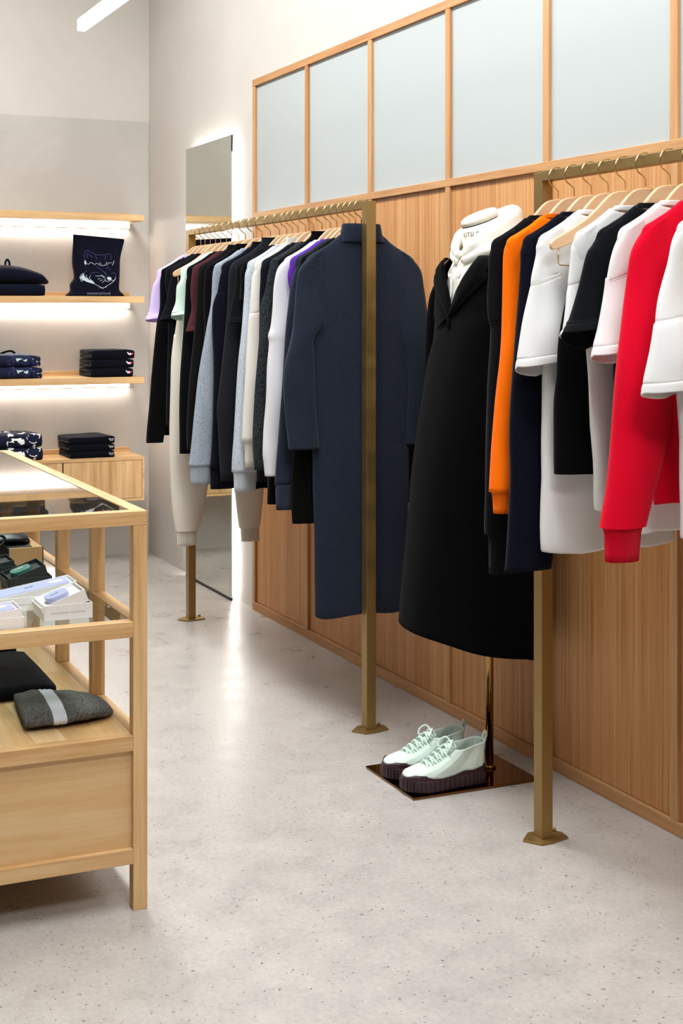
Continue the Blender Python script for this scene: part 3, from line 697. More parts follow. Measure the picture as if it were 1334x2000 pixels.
# hoodie below the coat
F('hoodwhite', '#efece4', scale=800)
hd = thing('hoodie', 'off-white hoodie with drawstrings worn under the black coat', 'hoodie', (CX, CY, 1.1))
bod = []
for z, hx, hy in ((1.05, .115, .165), (1.2, .112, .165), (1.35, .116, .175), (1.46, .10, .18), (1.525, .088, .16), (1.56, .078, .115), (1.585, .072, .085)):
    bod.append(oval(z, hx, hy))
MB().rings(bod, True).build('body', 'hoodwhite', hd, solid=.003)
def lump(path, rad, name, seed, flat=.7, n=14):
    P = spline(path, 5); Rr = spline([(r,) for r in rad], 5); R = []
    for i, p in enumerate(P):
        t = (Vector(P[min(i + 1, len(P) - 1)]) - Vector(P[max(i - 1, 0)])).normalized()
        a = Vector((0, 0, 1)) - t * t.z; a.normalize(); b_ = t.cross(a)
        r = Rr[i][0]
        R.append([Vector(p) + a * (r * math.cos(2 * PI * k / n) * (1 + .25 * noise.noise(Vector((i * .5, k * .8, seed))))) + b_ * (r * flat * math.sin(2 * PI * k / n) * (1 + .3 * noise.noise(Vector((i * .45, k * .7, seed + 4))))) for k in range(n)])
    return MB().rings(R, True, True, True).build(name, 'hoodwhite', hd, sub=1)
# hood lying around the neck: outer roll, then the fold that falls to the front
lump([(CX - .085, CY - .01, 1.565), (CX - .07, CY - .06, 1.60), (CX - .02, CY - .085, 1.632), (CX + .05, CY - .075, 1.668), (CX + .10, CY - .02, 1.688), (CX + .10, CY + .03, 1.69), (CX + .05, CY + .085, 1.665), (CX - .02, CY + .09, 1.635), (CX - .07, CY + .06, 1.60), (CX - .085, CY + .012, 1.565)],
     [.014, .022, .028, .034, .038, .038, .034, .028, .022, .014], 'hood', 1.0, .62)
lump([(CX - .088, CY - .015, 1.55), (CX - .055, CY - .088, 1.578), (CX + .02, CY - .115, 1.604), (CX + .09, CY - .085, 1.628), (CX + .125, CY, 1.642), (CX + .09, CY + .085, 1.63), (CX + .02, CY + .115, 1.604), (CX - .055, CY + .09, 1.578), (CX - .088, CY + .018, 1.55)],
     [.012, .02, .027, .036, .042, .036, .027, .02, .012], 'hood_fold', 6.0, .75)
for s_, dz in ((-1, 0), (1, .01)):
    y0 = CY + s_ * .022
    MB().tube([(CX - .094 + .007 * math.cos(2 * PI * k / 10) * .3, y0 + .0055 * math.cos(2 * PI * k / 10), 1.553 + .0055 * math.sin(2 * PI * k / 10)) for k in range(11)], .0016, 6, False).build('eyelet', 'brasswire', hd)
    MB().tube(spline([(CX - .093, y0, 1.553), (CX - .104, y0 - .004, 1.535), (CX - .106, y0 + s_ * .012, 1.515), (CX - .106, y0 + s_ * .006, 1.500), (CX - .108, y0 - s_ * .004, 1.512), (CX - .108, y0 - s_ * .006, 1.47), (CX - .11, y0 - s_ * .004, 1.44)], 4), .0032, 8).build('drawstring', 'hoodwhite', hd)

# the coat: front faces the aisle (-X)
ct = thing('coat', 'long black wool coat with wide lapels over the off-white hoodie', 'coat', (CX, CY, .4))
HF = [(.4, .252), (.5, .245), (.7, .228), (.9, .212), (1.05, .19), (1.2, .160), (1.34, .135), (1.44, .125), (1.5, .118), (1.53, .112), (1.555, .10), (1.575, .085)]
HB = [(.4, .09), (.9, .105), (1.34, .115), (1.5, .115), (1.53, .112), (1.555, .10), (1.575, .085)]
HY = [(.4, .252), (.5, .248), (.7, .238), (.9, .228), (1.05, .218), (1.2, .208), (1.34, .208), (1.44, .212), (1.5, .208), (1.53, .188), (1.555, .145), (1.575, .10)]
TURN = -.1
PHI = [(1.385, 0), (1.42, .06), (1.46, .13), (1.50, .26), (1.535, .44), (1.575, .8)]
OUT = [(1.345, .0), (1.387, .06), (1.438, .36), (1.483, .67), (1.503, .84), (1.512, .70), (1.535, .84), (1.56, 1.0)]
EDGE = [(.40, .85), (1.1, .78), (1.25, .62), (1.345, .26), (1.385, .02)]
def coat_pt(z, th, off=0):
    th += TURN
    c, s_ = math.cos(th), math.sin(th)
    hx = interp(HF if c > 0 else HB, z) + off
    hy = interp(HY, z) + off
    k = max(0, (1.25 - z) / .85)
    wv = 1 + k * (.022 * math.sin(5 * th + 1.1 + z) + .03 * noise.noise(Vector((c * 2, s_ * 2, z * 1.2))))
    return (min(CX - hx * wv * math.copysign(abs(c) ** .92, c), 2.37), CY + hy * wv * math.copysign(abs(s_) ** .9, s_), z + k * k * (.012 + .03 * s_ + .03 * c))
R = []
zs = sorted({round(1.575 - i * .0145, 4) for i in range(14)} | {round(1.372 - i * .04, 4) for i in range(25)} | {.40}, reverse=True)
for z in zs:
    ph = interp(PHI, z); nn = 72
    e = interp(EDGE, z) if z < 1.385 else -ph
    a0 = ph if z >= 1.385 else min(.1, e)
    a1 = 2 * PI + e
    R.append([coat_pt(z, a0 + (a1 - a0) * k / nn, (-.004 + .009 * min(1, max(0, (k / nn - .75) / .12))) if z < 1.385 else 0) for k in range(nn + 1)])
MB().rings(R, False).build('body', 'coatwool', ct, solid=.004)
def lapel(sgn):
    R = []
    for i in range(20):
        z = 1.347 + (1.562 - 1.347) * i / 19
        ph = interp(PHI, z) if z > 1.385 else (-interp(EDGE, z) if sgn < 0 else 0)
        o_ = max(ph + .008, interp(OUT if sgn > 0 else [(1.345, -.26)] + OUT[1:], z))
        R.append([coat_pt(z, sgn * (ph - .02 + (o_ - ph + .02) * k / 10), .0055 + .0075 * math.sin(PI * min(1, k / 8)) * min(1, (z - 1.34) / .06)) for k in range(11)])
    if sgn < 0: R = [r[::-1] for r in R]
    return MB().rings(R, False).build('lapel', 'coatwool', ct, solid=.004)
lapel(1); lapel(-1)
R = []
for off, z in ((.004, 1.555), (.012, 1.572), (.014, 1.592), (.006, 1.602), (.0, 1.59)):
    R.append([(CX + .0 - (.078 + off) * math.cos(a), CY + (.098 + off) * math.sin(a), z + .02 * (math.cos(a) < -.2) * abs(math.cos(a)) - .03 * max(0, math.cos(a))) for a in [1.05 + (2 * PI - 2.1) * k / 32 for k in range(33)]])
MB().rings(R, False).build('collar', 'coatwool', ct, solid=.003)
for sgn in (-1, 1):
    P = [(CX, CY + sgn * .178, 1.515), (CX - .003, CY + sgn * .212, 1.45), (CX - .008, CY + sgn * .232, 1.3), (CX - .015, CY + sgn * .243, 1.1), (CX - .03, CY + sgn * .25, .95), (CX - .035, CY + sgn * .245, .87)]
    Rr = [(.045, .03), (.07, .036), (.072, .036), (.064, .033), (.058, .031), (.056, .03)]
    S = spline(P, 4); Q = spline(Rr, 4)
    MB().rings([[(p[0] + q[0] * math.cos(2 * PI * k / 18), p[1] + q[1] * math.sin(2 * PI * k / 18), p[2]) for k in range(18)] for p, q in zip(S, Q)], True, True).build('sleeve', 'coatwool', ct, solid=.003)

# ---------------------------------------------------------------- high-top shoes on the plate
F('mintcanvas', '#d3e5da', scale=900); F('lacemint', '#dcefe4')
M['burgundy'], _, _ = mat_base('burgundy_rubber', lin('#301a1f'), .45, 0, .45)
W_ = [(0, .002), (.012, .02), (.05, .034), (.12, .044), (.26, .05), (.42, .047), (.6, .041), (.8, .041), (.92, .036), (.975, .024), (1, .003)]
def outline(s0, s1, wsc, n=72):
    pts = []
    for k in range(n):
        a = 2 * PI * k / n
        s_ = (1 - math.cos(a)) / 2
        s_ = s0 + (s1 - s0) * s_
        pts.append((s_, math.copysign(1, math.sin(a)) * interp(W_, (s_ - s0) / (s1 - s0)) * wsc if 0 < k != n // 2 else 0))
    return pts
def shoe(toe, ang, lab):
    Ls = .270
    t = thing('high_top_shoe', lab, 'shoe', (toe[0] + Ls / 2, toe[1], .008), 'pair of mint high-top shoes')
    ca, sa = math.cos(ang), math.sin(ang)
    def Wd(s_, y, z): return (toe[0] + s_ * Ls * ca - y * sa, toe[1] + s_ * Ls * sa + y * ca, .008 + z)
    n = 144
    def ring(wsc, zf, s0=0, s1=1, rib=0):
        o = outline(s0, s1, wsc, n); r = []
        for k, (s_, y) in enumerate(o):
            g = rib * (1 if (k % 3) else -1)
            nx = (s_ - .5); r.append(Wd(s_ + g * (1 if nx > 0 else -1) * (.6 if abs(nx) > .4 else 0), y + g * Ls * math.copysign(.35, y), zf(s_)))
        return r
    MB().rings([ring(.93, lambda s_: .0 + .008 * max(0, .2 - s_) / .2), ring(1.02, lambda s_: .004 + .008 * max(0, .2 - s_) / .2, rib=.010), ring(1.06, lambda s_: .018 + .006 * max(0, .2 - s_) / .2, rib=.010), ring(1.05, lambda s_: .034 + .004 * max(0, .2 - s_) / .2, rib=.010), ring(1.0, lambda s_: .037)], True, True, True, False).build('ribbed_sole', 'burgundy', t)
    zt = lambda s_: interp([(0, .046), (.08, .056), (.2, .052), (.38, .041), (.55, .046), (.68, .060), (.78, .057), (.9, .066), (1, .072)], s_)
    MB().rings([ring(1.0, lambda s_: .036), ring(1.0, lambda s_: .036 + (zt(s_) - .036) * .6, .004, .998), ring(.96, zt, .012, .992), ring(.9, lambda s_: zt(s_) - .002, .02, .985)], True).build('rubber_rand', 'burgundy', t)
    U = []
    for tt in [k / 12 for k in range(13)]:
        s0 = interp([(0, .02), (.12, .07), (.25, .17), (.45, .33), (.7, .47), (.88, .555), (1, .585)], tt)
        s1 = interp([(0, .985), (.5, .972), (1, .985)], tt)
        wsc = interp([(0, .94), (.3, .9), (.6, .80), (.85, .74), (1, .76)], tt)
        U.append(ring(wsc, lambda s_: (.036 + (zt(s_) - .036) * .6) * (1 - tt) + tt * (.108 + .018 * max(0, (s_ - .6) / .4)), s0, s1))
    up = MB().rings(U, True).build('canvas_upper', 'mintcanvas', t, solid=.003)
    # tongue
    R = []
    for i in range(6):
        f = i / 5; s_ = .44 + .16 * f; z = .088 + .038 * f
        R.append([Wd(s_ + .012 * abs(k - 3) / 3, (k - 3) * .0075, z - .004 * abs(k - 3)) for k in range(7)])
    MB().rings(R, False).build('tongue', 'mintcanvas', t, solid=.003)
    R = []
    for i in range(6):
        s_ = .27 + .062 * i; z = .0715 + .0092 * i
        R.append(1)
        for sg in (-1, 1):
            MB().tube(spline([Wd(s_ + .03, -sg * .024, z - .004), Wd(s_ + .012, -sg * .012, z + .009), Wd(s_ - .004, sg * .008, z + .0085), Wd(s_ - .008, sg * .024, z - .006)], 4), .0026, 7).build('lace', 'lacemint', t)
    for sg in (-1, 1):
        MB().tube(spline([Wd(.60, 0, .124), Wd(.57, sg * .02, .136), Wd(.52, sg * .034, .124), Wd(.50, sg * .030, .108), Wd(.555, sg * .014, .116), Wd(.60, 0, .124)], 5), .0026, 7).build('lace_bow', 'lacemint', t)
    MB().tube(spline([Wd(.985, 0, .118), Wd(1.0, 0, .135), Wd(1.022, 0, .143), Wd(1.035, 0, .134), Wd(1.015, 0, .116), Wd(.99, 0, .102)], 4), .0042, 8).build('pull_tab', 'mintcanvas', t)
    return t
shoe((1.866, 3.722), .01, 'mint and burgundy high-top shoe nearer the plate edge')
shoe((1.868, 3.852), .01, 'mint and burgundy high-top shoe further back on the plate')

# ---------------------------------------------------------------- folded goods
def folded(name, lab, cat, x0, x1, yf, dep, z0, h, mat, grp=None, seed=0, slope=0, round_=.5, wob=.004):
    t = thing(name, lab, cat, ((x0 + x1) / 2, yf + dep / 2, z0), grp)
    R = []; n = 14
    for i in range(n + 1):
        f = i / n; x = x0 + (x1 - x0) * f
        e = min(f, 1 - f) * n
        sh = 1 - .16 * max(0, 1 - e / 1.6) ** 2
        H = h * sh * (1 + slope * (f - .5)); r = H / 2
        pr = [(yf + dep, 0.02)]
        for k in range(9):
            a = -PI / 2 - PI * k / 8
            pr.append((yf + r * round_ * 1.3 + r * round_ * 1.3 * math.cos(a), .5 + .5 * math.sin(a)))
        pr += [(yf + dep * .5, 1.0), (yf + dep, .97), (yf + dep, .56), (yf + dep * .5, .55), (yf + .04, .535), (yf + .034, .5), (yf + .04, .465), (yf + dep * .5, .45), (yf + dep, .44)]
        ring = []
        for y, zf in pr:
            z = z0 + H * zf + (h - H) * .25
            if zf > .05 or i in (0, n):
                d = wob * noise.noise(Vector((x * 14, y * 14, seed + zf * 3)))
                z += d * min(1, zf * 3); y += d
            ring.append((x, y, max(z, z0)))
        R.append(ring)
    MB().rings(R, True, True, True).build('folded_body', mat, t)
    return t
def print_mat(key, c1, stops, scale, stretch=(1, 1, 1)):
    m, nt, b = mat_base(key, lin(c1), .9, 0, .2)
    n = noise_n(nt, coords(nt, stretch), scale, 2, .45, .9)
    nt.links.new(ramp(nt, n, [(p, lin(c)) for p, c in stops]), b.inputs['Base Color'])
    nt.nodes[-1]
    for nd in nt.nodes:
        if nd.type == 'VALTORGB': nd.color_ramp.interpolation = 'CONSTANT'
    M[key] = m
print_mat('leafprint', '#161a33', [(0, '#14172e'), (.50, '#262a55'), (.56, '#14172e'), (.62, '#a9c0bd'), (.70, '#14172e')], 16)
print_mat('snowprint', '#12172c', [(0, '#12172c'), (.60, '#ecebe8'), (.72, '#12172c')], 17)
F('foldnavy', '#0b0d1c'); F('foldblack', '#070913'); F('greyfront', '#5c6672')
# upper shelf of goods (z 1.48)
folded('folded_hoodie', 'navy folded hoodie at the bottom of the stack beside the tote bag', 'hoodie', 1.36, 1.728, 7.752, .26, 1.480, .064, 'foldnavy', 'navy folded stack beside the tote bag', 1.0, 0, .6)
b2 = thing('beret_bag', 'navy rounded soft bag with stub loop on top of the folded hoodie', 'bag', (1.55, 7.9, 1.544), 'navy folded stack beside the tote bag')
R = []
for i in range(15):
    f = i / 14; x = 1.34 + (1.752 - 1.34) * f
    hh = .104 * (1 - max(0, (f - .45) / .55) ** 2 * .58) * (1 - max(0, .25 - f) * .8)
    if i == 14: hh *= .55
    R.append([(x, 7.885 + .135 * math.cos(2 * PI * k / 20) * (1 if i not in (0, 14) else .8), 1.5445 + hh / 2 + hh / 2 * math.copysign(abs(math.sin(2 * PI * k / 20)) ** .7, math.sin(2 * PI * k / 20)) + .003 * noise.noise(Vector((x * 20, k, 0))) * (math.sin(2 * PI * k / 20) > -.5)) for k in range(20)])
MB().rings(R, True, True, True).build('bag_body', 'foldnavy', b2)
MB().tube(spline([(1.535, 7.86, 1.640), (1.535, 7.86, 1.662), (1.545, 7.86, 1.678), (1.556, 7.86, 1.664), (1.558, 7.86, 1.640)], 4), .006, 8).build('stub_loop', 'foldnavy', b2)
# tote bag
tt_ = thing('tote_bag', 'dark navy printed tote bag standing upright on an oak shelf', 'bag', (2.03, 7.83, 1.48))
rung = []
for xl, zl, xr, zr, bb in ((1.902, 1.820, 2.186, 1.800, .006), (1.901, 1.795, 2.186, 1.785, .010), (1.900, 1.762, 2.176, 1.75, .016), (1.896, 1.67, 2.161, 1.69, .026), (1.906, 1.60, 2.157, 1.615, .034), (1.905, 1.575, 2.155, 1.57, .036), (1.886, 1.545, 2.153, 1.54, .04), (1.886, 1.510, 2.156, 1.512, .042), (1.868, 1.490, 2.178, 1.492, .046), (1.860, 1.4805, 2.186, 1.4805, .046)):
    rung.append((xl - BXC, zl, xr - BXC, zr, bb, 0))
BF = 7.83
ladder(MB(), BF, rung, n=40, sub=4, q=.35, amp=.004, seed=21, cap0=False, fx=12, fz=9).build('bag_body', 'foldnavy', tt_, solid=.002)
def bagpt(cx, cy, off=.0):
    px, py = 130 + cx / 9.53, 440 + cy / 9.53
    x = 1.889 + (px - 145) * .00287; z = 1.484 + (577 - py) * .00283
    bb = interp([(1.48, .046), (1.51, .042), (1.575, .036), (1.67, .026), (1.762, .016), (1.82, .006)], z)
    xc = 2.03; k = min(.98, abs((x - xc) / .145))
    return Vector((x, BF - bb * (1 - k * k) ** .175 - .0075 - off, z))
def stroke(pts, wd):
    mb = MB(); P = [bagpt(a, b_) for a, b_ in spline(pts, 3)]
    L, Rr = [], []
    for i, p in enumerate(P):
        d = P[min(i + 1, len(P) - 1)] - P[max(i - 1, 0)]; nrm = Vector((-d.z, 0, d.x)); nrm.normalize()
        L.append(p + nrm * wd); Rr.append(p - nrm * wd)
    mb.rings([L, Rr], False, smooth=False); return mb
def strokes(lst, wd, mat, name):
    mb = MB()
    for pts in lst:
        q = stroke(pts, wd); mb.add(q.v, q.f)
    return mb.build(name, mat, tt_)
M['paleprint'], _, _ = mat_base('pale_print', lin('#b9c8cf'), .8)
M['violetprint'], _, _ = mat_base('violet_print', lin('#2f2f63'), .8)
strokes([[(360, 690), (375, 655), (390, 700), (430, 725), (470, 695), (510, 705), (565, 738)], [(375, 735), (372, 665)], [(565, 705), (605, 712), (655, 748)], [(640, 685), (682, 755)], [(690, 745), (740, 742), (765, 705), (785, 675)], [(775, 745), (805, 705), (865, 690)], [(882, 738), (900, 700), (915, 655)],
         [(265, 975), (300, 920), (345, 890)], [(345, 890), (340, 940), (385, 985)], [(385, 925), (400, 975), (425, 1000)], [(470, 935), (445, 985), (500, 1040)], [(270, 970), (300, 1045), (330, 1020)], [(290, 1000), (400, 1045), (520, 1085), (620, 1135), (690, 1162), (760, 1130), (870, 1060), (920, 1010), (938, 965)],
         [(555, 938), (620, 945), (665, 935), (720, 985), (745, 1015), (715, 1040), (680, 1065)], [(660, 920), (740, 965)], [(740, 1020), (780, 1045), (835, 1025)], [(835, 1010), (890, 1025), (930, 995)], [(600, 1005), (655, 982)], [(640, 1030), (695, 1010)], [(625, 1165), (660, 1160), (700, 1180)], [(730, 1160), (770, 1130)]], .0011, 'paleprint', 'face_print')
mbf = MB()
for poly in ([(275, 975), (340, 905), (365, 965), (430, 1010), (515, 1045), (545, 1095), (400, 1055), (330, 1020)], [(770, 975), (800, 952), (850, 965), (862, 1000), (820, 1025), (785, 1005)], [(355, 700), (378, 645), (395, 695), (380, 745)]):
    mbf.add([bagpt(a, b_) for a, b_ in poly], [tuple(range(len(poly)))])
mbf.build('face_fill', 'paleprint', tt_)
strokes([[(360, 640), (365, 530), (400, 472), (450, 480), (560, 540), (700, 550), (830, 525)], [(420, 620), (415, 520), (450, 545), (520, 600)], [(560, 560), (600, 640)], [(850, 520), (870, 640)], [(760, 560), (740, 640)], [(580, 770), (680, 830), (740, 900), (780, 940)], [(690, 850), (780, 900)], [(760, 800), (800, 780), (840, 830)], [(850, 910), (900, 880), (945, 910), (930, 965)], [(450, 910), (540, 875), (640, 890)], [(330, 900), (400, 850)]], .0016, 'violetprint', 'ear_print')
M['greyprint'], _, _ = mat_base('grey_print', lin('#7d8296'), .8)
lettering('MAISON KITSUNÉ', .0165, lambda x, y: bagpt(615 + x / .00287 * 9.53, 1288 - y / .00283 * 9.53, .001), tt_, 'greyprint')
# middle shelf (z 1.034)
for k, lab in enumerate(('navy leaf-printed folded sweatshirt at the bottom on the shelf', 'navy leaf-printed folded sweatshirt with grey top, upper of its pair')):
    o = folded('folded_sweatshirt', lab, 'sweatshirt', 1.36, 1.712 - .008 * k, 7.75 + .004 * k, .27, 1.034 + .064 * k, .063, 'leafprint', 'leaf-printed folded sweatshirts', 3.0 + k, -.15 * k, .6)
MB().rings([[(x, y, 1.1615 + .006 * math.sin(PI * (y - 7.79) / .2) - .02 * max(0, (x - 1.6) / .09) ** 2 + .002) for x in [1.37 + .025 * i for i in range(13)]] for y in [7.775 + .028 * j for j in range(9)]], False).build('shoulder_yoke', 'greyfront', o, solid=.003)
MB().tube(spline([(1.505, 7.84, 1.168), (1.53, 7.83, 1.178), (1.56, 7.835, 1.182), (1.585, 7.85, 1.170)], 4), .006, 8).build('neckband', 'jet', o)
M['patchwhite'], _, _ = mat_base('white_patch', lin('#e6e4e6'), .8); M['patchred'], _, _ = mat_base('red_patch', lin('#d23444'), .8)
wd3 = ('bottom', 'middle', 'top')
for k in range(3):
    z0 = 1.034 + .0505 * k
    o = folded('folded_polo', 'black folded polo with red and white fox patch, %s of three' % wd3[k], 'polo shirt', 1.982 + .002 * k, 2.218 + .004 * k, 7.755 + .003 * (k % 2), .27, z0, .049, 'foldblack', 'black folded polos with red patches', 7.0 + k, 0, .45, .003)
    xx, yy, zz = 2.193 + .004 * k, 7.7505 + .003 * (k % 2), z0 + .027
    fox = [(-.018, .006), (-.014, .010), (-.011, .004), (-.002, .003), (.004, .005), (.006, -.003), (.002, -.008), (-.001, -.004), (-.007, -.008), (-.010, -.003), (-.015, .0)]
    MB().prism([(xx + a, zz + b_) for a, b_ in fox], yy - .003, yy + .012, 'y').build('fox_patch', 'patchwhite', o)
    MB().prism([(xx + a, zz + b_) for a, b_ in [(.004, .004), (.012, .004), (.018, -.001), (.010, -.003), (.006, -.008), (.003, -.002)]], yy - .003, yy + .012, 'y').build('patch_tail', 'patchred', o)
# on the cabinet
for k, lab in enumerate(('navy folded sweater with white snow print, lower of its pair on the cabinet', 'navy folded sweater with white snow print, upper of its pair on the cabinet')):
    folded('folded_sweater', lab, 'sweater', 1.33, 1.716 - .004 * k, 7.752, .27, .592 + .072 * k, .071, 'snowprint', 'snow-printed folded sweaters', 12.0 + k, .12 * k, .7)
for k in range(3):
    z0 = .592 + .039 * k
    o = folded('folded_polo', 'navy-black folded polo with outlined fox patch on the cabinet, %s of three' % wd3[k], 'polo shirt', 1.868 - .004 * k, 2.112 + .001 * k, 7.757, .27, z0, .038, 'foldblack', 'black folded polos with outlined patches', 17.0 + k, .14 if k == 2 else 0, .45, .003)
    xx, yy, zz = 2.094, 7.7505, z0 + .021
    MB().tube([(xx + a, yy, zz + b_) for a, b_ in [(-.012, .001), (-.015, .006), (-.010, .005), (-.004, .003), (.006, .005), (.012, .002), (.010, -.002), (.006, -.002), (.005, -.008), (.002, -.003), (-.003, -.003), (-.005, -.008), (-.008, -.002), (-.012, .001)]], .0011, 5).build('fox_patch', 'patchwhite', o)

# ---------------------------------------------------------------- goods on the table
ZG = .6732
M['lavender'], _, _ = mat_base('lavender_silicone', lin('#a3a8cf'), .5); M['pine'], _, _ = mat_base('dark_green_card', lin('#14201f'), .55); M['teal'], _, _ = mat_base('teal_silicone', lin('#2c6a60'), .4)
M['kraft'], _, _ = mat_base('kraft_card', lin('#b08a5c'), .8); M['leather'], nt, b = mat_base('black_leather', lin('#0c0d0e'), .35, 0, .5); bump(nt, b, noise_n(nt, coords(nt), 900, 2), .2, .001)
M['brownleather'], _, _ = mat_base('brown_leather', lin('#6b3f22'), .45)
M['greyink'], _, _ = mat_base('grey_ink', lin('#a9a4a6'), .8)
def rot_pts(pts, piv, ang):
    c, s_ = math.cos(ang), math.sin(ang)
    return [(piv[0] + (x - piv[0]) * c - (z - piv[1]) * s_, y, piv[1] + (x - piv[0]) * s_ + (z - piv[1]) * c) for x, y, z in pts]
def open_box(mb, x0, x1, y0, y1, z0, z1, th=.002):
    mb.box(x0, x1, y0, y1, z0, z0 + th).box(x0, x0 + th, y0, y1, z0 + th, z1).box(x1 - th, x1, y0, y1, z0 + th, z1).box(x0 + th, x1 - th, y0, y0 + th, z0 + th, z1).box(x0 + th, x1 - th, y1 - th, y1, z0 + th, z1)
    return mb
def gift_box(lab, x0, x1, y0, y1, h, ht, ang, mat, grp, ink, z=ZG, text=True):
    t = thing('display_box', lab, 'box', ((x0 + x1) / 2, (y0 + y1) / 2, z), grp)
    open_box(MB(), x0, x1, y0, y1, z, z + h).build('lower_box', mat, t, bevel=.0006)
    m_ = open_box(MB(), x0 + .003, x1 - .002, y0 + .0028, y1 - .0028, z + .003, z + .003 + ht)
    m_.box(x0 + .005, x1 - .004, y0 + .005, y1 - .005, z + .005, z + .003 + ht * .72)
    m_.v = rot_pts(m_.v, (x0 + .003, z + .003), ang)
    m_.build('tilted_tray', mat, t, bevel=.0006)
    if text:
        lettering('MAISON KITSUNÉ × NATIVE UNION', .0052, lambda x, y: ((x0 + x1) / 2 + x, y0 - .0004, z + h * .42 + y), t, ink)
    return t
def slab(x0, x1, y0, y1, z0, z1, r, hole=None, n=6):
    pts = []
    for cx, cy, a0 in ((x1 - r, y0 + r, -PI / 2), (x1 - r, y1 - r, 0), (x0 + r, y1 - r, PI / 2), (x0 + r, y0 + r, PI)):
        for k in range(n + 1):
            a = a0 + PI / 2 * k / n; pts.append((cx + r * math.cos(a), cy + r * math.sin(a)))
    return MB().prism(pts, z0, z1, 'z', True)
def case_in(lab, name, box, x0, x1, y0, y1, zt, thick, r, mat, ang, piv, z=ZG, slot=None, cat='phone case', dome=False):
    t = thing(name, lab, cat, ((x0 + x1) / 2, (y0 + y1) / 2, z + .03))
    m_ = slab(x0, x1, y0, y1, zt, zt + thick, r)
    m_.v = rot_pts(m_.v, piv, ang); m_.build('case_shell', mat, t, bevel=.0015)
    if slot:
        q = slab(slot[0], slot[1], slot[2], slot[3], zt + thick, zt + thick + .0008, (slot[3] - slot[2]) / 2 - .0002)
        q.v = rot_pts(q.v, piv, ang); q.build('camera_slot', slot[4], t)
    mb = MB(); cx, cy = (x0 + x1) / 2, (y0 + y1) / 2
    for dx, dy in ((-.008, 0), (.002, .002)):
        mb.tube([(cx + dx + .006 * math.cos(2 * PI * k / 10), cy + dy + .004 * math.sin(2 * PI * k / 10), zt + thick + .0008) for k in range(11)], .0007, 5)
    mb.v = rot_pts(mb.v, piv, ang); mb.build('fox_emblem', 'paleprint' if mat == 'lavender' else 'mintcanvas', t)
    return t
GB = 'display boxes on the middle glass'
gift_box('short white display box with lavender case, at the glass corner', .744, .860, 3.352, 3.466, .036, .030, .34, 'laminate', GB, 'greyink')
case_in('short rounded lavender case in the corner white box', 'earphone_case', None, .772, .826, 3.378, 3.436, ZG + .026, .012, .018, 'lavender', .34, (.747, ZG + .003), cat='case')
gift_box('long white display box with lavender phone case, behind the other white boxes', .640, .864, 3.488, 3.585, .033, .028, .15, 'laminate', GB, 'greyink')
case_in('long lavender phone case in the rear white box', 'phone_case', None, .664, .848, 3.500, 3.572, ZG + .0245, .007, .012, 'lavender', .15, (.643, ZG + .003), slot=(.80, .838, 3.522, 3.548, 'laminate'))
gift_box('white display box with lavender phone case, nearest to the front rail', .49, .688, 3.304, 3.405, .026, .026, .085, 'laminate', GB, 'greyink')
case_in('lavender phone case in the white box by the front rail', 'phone_case', None, .50, .675, 3.318, 3.390, ZG + .0225, .007, .012, 'lavender', .085, (.493, ZG + .003), slot=(.62, .662, 3.344, 3.368, 'laminate'))
gift_box('dark green display box with teal case, behind white boxes', .735, .846, 3.712, 3.825, .040, .034, .33, 'pine', GB, 'greyink')
case_in('teal case in the dark green box with lettering', 'earphone_case', None, .762, .815, 3.74, 3.795, ZG + .028, .012, .018, 'teal', .33, (.738, ZG + .003), cat='case')
gift_box('dark green display box half hidden beside the kraft box', .66, .795, 3.905, 4.02, .038, .03, .16, 'pine', GB, 'greyink', text=False)
case_in('teal case in the half-hidden dark green box', 'earphone_case', None, .70, .76, 3.93, 3.99, ZG + .026, .010, .018, 'teal', .16, (.663, ZG + .003), cat='case')
kb = thing('shoe_care_box', 'box with kraft end and black sides under the black leather pouch', 'box', (.855, 4.17, ZG))
MB().box(.806, .900, 4.072, 4.27, ZG, ZG + .058).build('carton', 'kraft', kb, bevel=.001)
sd = MB().box(.8035, .8058, 4.074, 4.27, ZG, ZG + .0575).build('side_sleeve', 'pine', kb)
for k in range(7):
    MB().box(.8022, .8034, 4.08 + .027 * k, 4.095 + .027 * k, ZG + .002, ZG + .056).build('ridge', 'jet', sd)
MB().box(.9004, .903, 4.074, 4.27, ZG, ZG + .0575).build('side_sleeve', 'pine', kb)
MB().box(.806, .872, 4.078, 4.26, ZG + .0581, ZG + .0595).build('top_card', 'pine', kb)
lp = thing('leather_pouch', 'black leather pouch lying on the kraft-ended box', 'pouch', (.83, 4.16, ZG + .06))
R = []
for i in range(15):
    f = i / 14; x = .765 + .118 * f
    hgt = .034 * (math.sin(PI * (.12 + .80 * f)) ** .6) if f < .999 else .006
    R.append([(x + .004 * math.cos(2 * PI * k / 16), 4.165 + .062 * math.cos(2 * PI * k / 16) * (1 - .5 * max(0, f - .8) / .2), ZG + .0602 + hgt / 2 + hgt / 2 * math.sin(2 * PI * k / 16)) for k in range(16)])
MB().rings(R, True, True, True).build('pouch_body', 'leather', lp)
MB().tube(spline([(.772, 4.105, ZG + .078), (.785, 4.10, ZG + .092), (.80, 4.102, ZG + .082), (.788, 4.098, ZG + .066), (.77, 4.10, ZG + .064)], 5), .004, 7).build('drawcord', 'leather', lp)

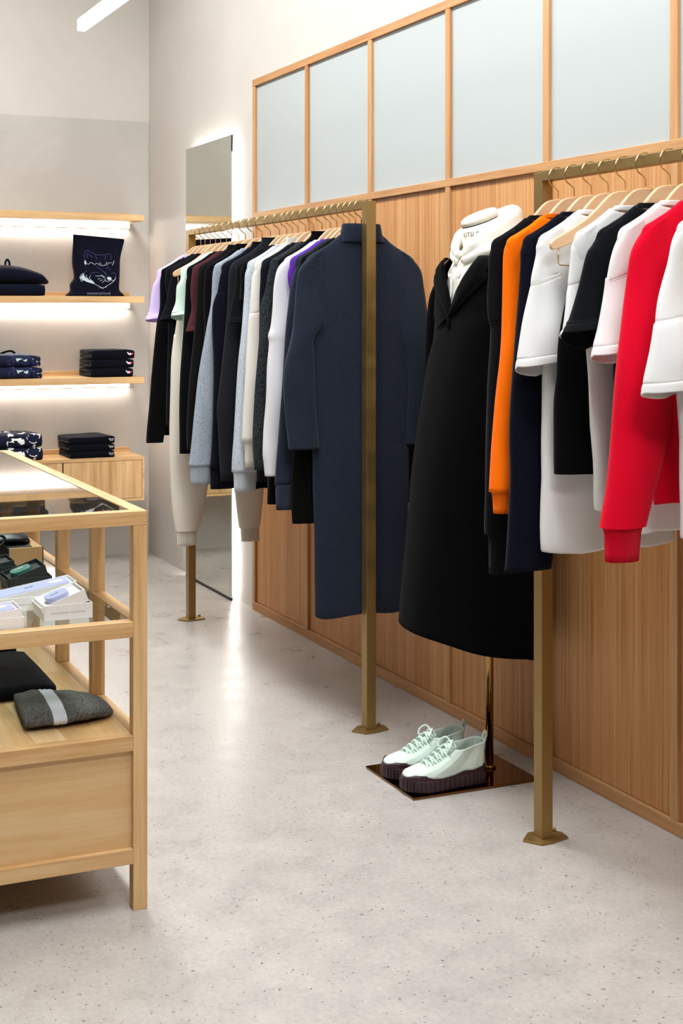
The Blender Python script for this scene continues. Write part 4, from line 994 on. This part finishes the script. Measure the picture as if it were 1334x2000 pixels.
# lower board of the table
ZB = .4088
folded('folded_sweater', 'thick navy-black folded sweater on the lower oak board', 'sweater', .44, .846, 3.665, .40, ZB, .036, 'navyblack', None, 30.0, 0, 1.0)
folded('folded_scarf', 'black folded scarf at the back of the lower oak board', 'scarf', .52, .832, 4.10, .30, ZB, .045, 'jet', None, 33.0, 0, .8)
M['beanieknit'] = fabric('beanie_knit', '#1d1d1e', '#777573', mel=.5, scale=620, bumps=.9)
M['beaniestripe'] = fabric('beanie_stripe', '#c9cdd8', None, scale=330, bumps=.8)
bn = thing('beanie', 'dark grey knitted beanie with pale stripe lying on the table', 'hat', (.82, 3.48, ZB))
BK = [(.0, 3.386, 3.645, .036), (.06, 3.378, 3.655, .040), (.2, 3.376, 3.652, .041), (.45, 3.378, 3.634, .042), (.65, 3.386, 3.610, .042), (.82, 3.400, 3.580, .038), (.94, 3.424, 3.546, .028), (1, 3.455, 3.52, .012)]
def beanie_ring(f, off=0):
    y0, y1, hh = (interp([(a[0], a[i]) for a in BK], f) for i in (1, 2, 3))
    out = []
    for k in range(28):
        a = 2 * PI * k / 28
        yy = (y0 + y1) / 2 + ((y1 - y0) / 2 + off) * math.cos(a)
        x = .706 + .232 * f + .10 * (yy - 3.38) * (1 - f)
        zz = ZB + hh / 2 + (hh / 2 + off) * math.copysign(abs(math.sin(a)) ** .75, math.sin(a)) + .0035 * noise.noise(Vector((x * 30, yy * 22, 5)))
        if f < .4: zz += .0011 * math.sin(f * 230)
        out.append((x, yy, max(zz, ZB)))
    return out
MB().rings([beanie_ring(k / 40) for k in range(41)], True, True, True).build('knit_body', 'beanieknit', bn)
MB().rings([beanie_ring(.29 + .14 * k / 8, .0012) for k in range(9)], True).build('stripe', 'beaniestripe', bn)
bp = thing('brown_pouch', 'brown leather pouch corner at the edge of the lower board', 'pouch', (.58, 3.42, ZB))
MB().rings([[(.52 + .118 * f, 3.40 + .05 * math.cos(2 * PI * k / 14) * (1 - f * f * .75), ZB + .012 * (1 - f * .6) + .012 * (1 - f * .6) * math.sin(2 * PI * k / 14)) for k in range(14)] for f in [i / 8 for i in range(9)]], True, True, True).build('pouch_body', 'brownleather', bp)
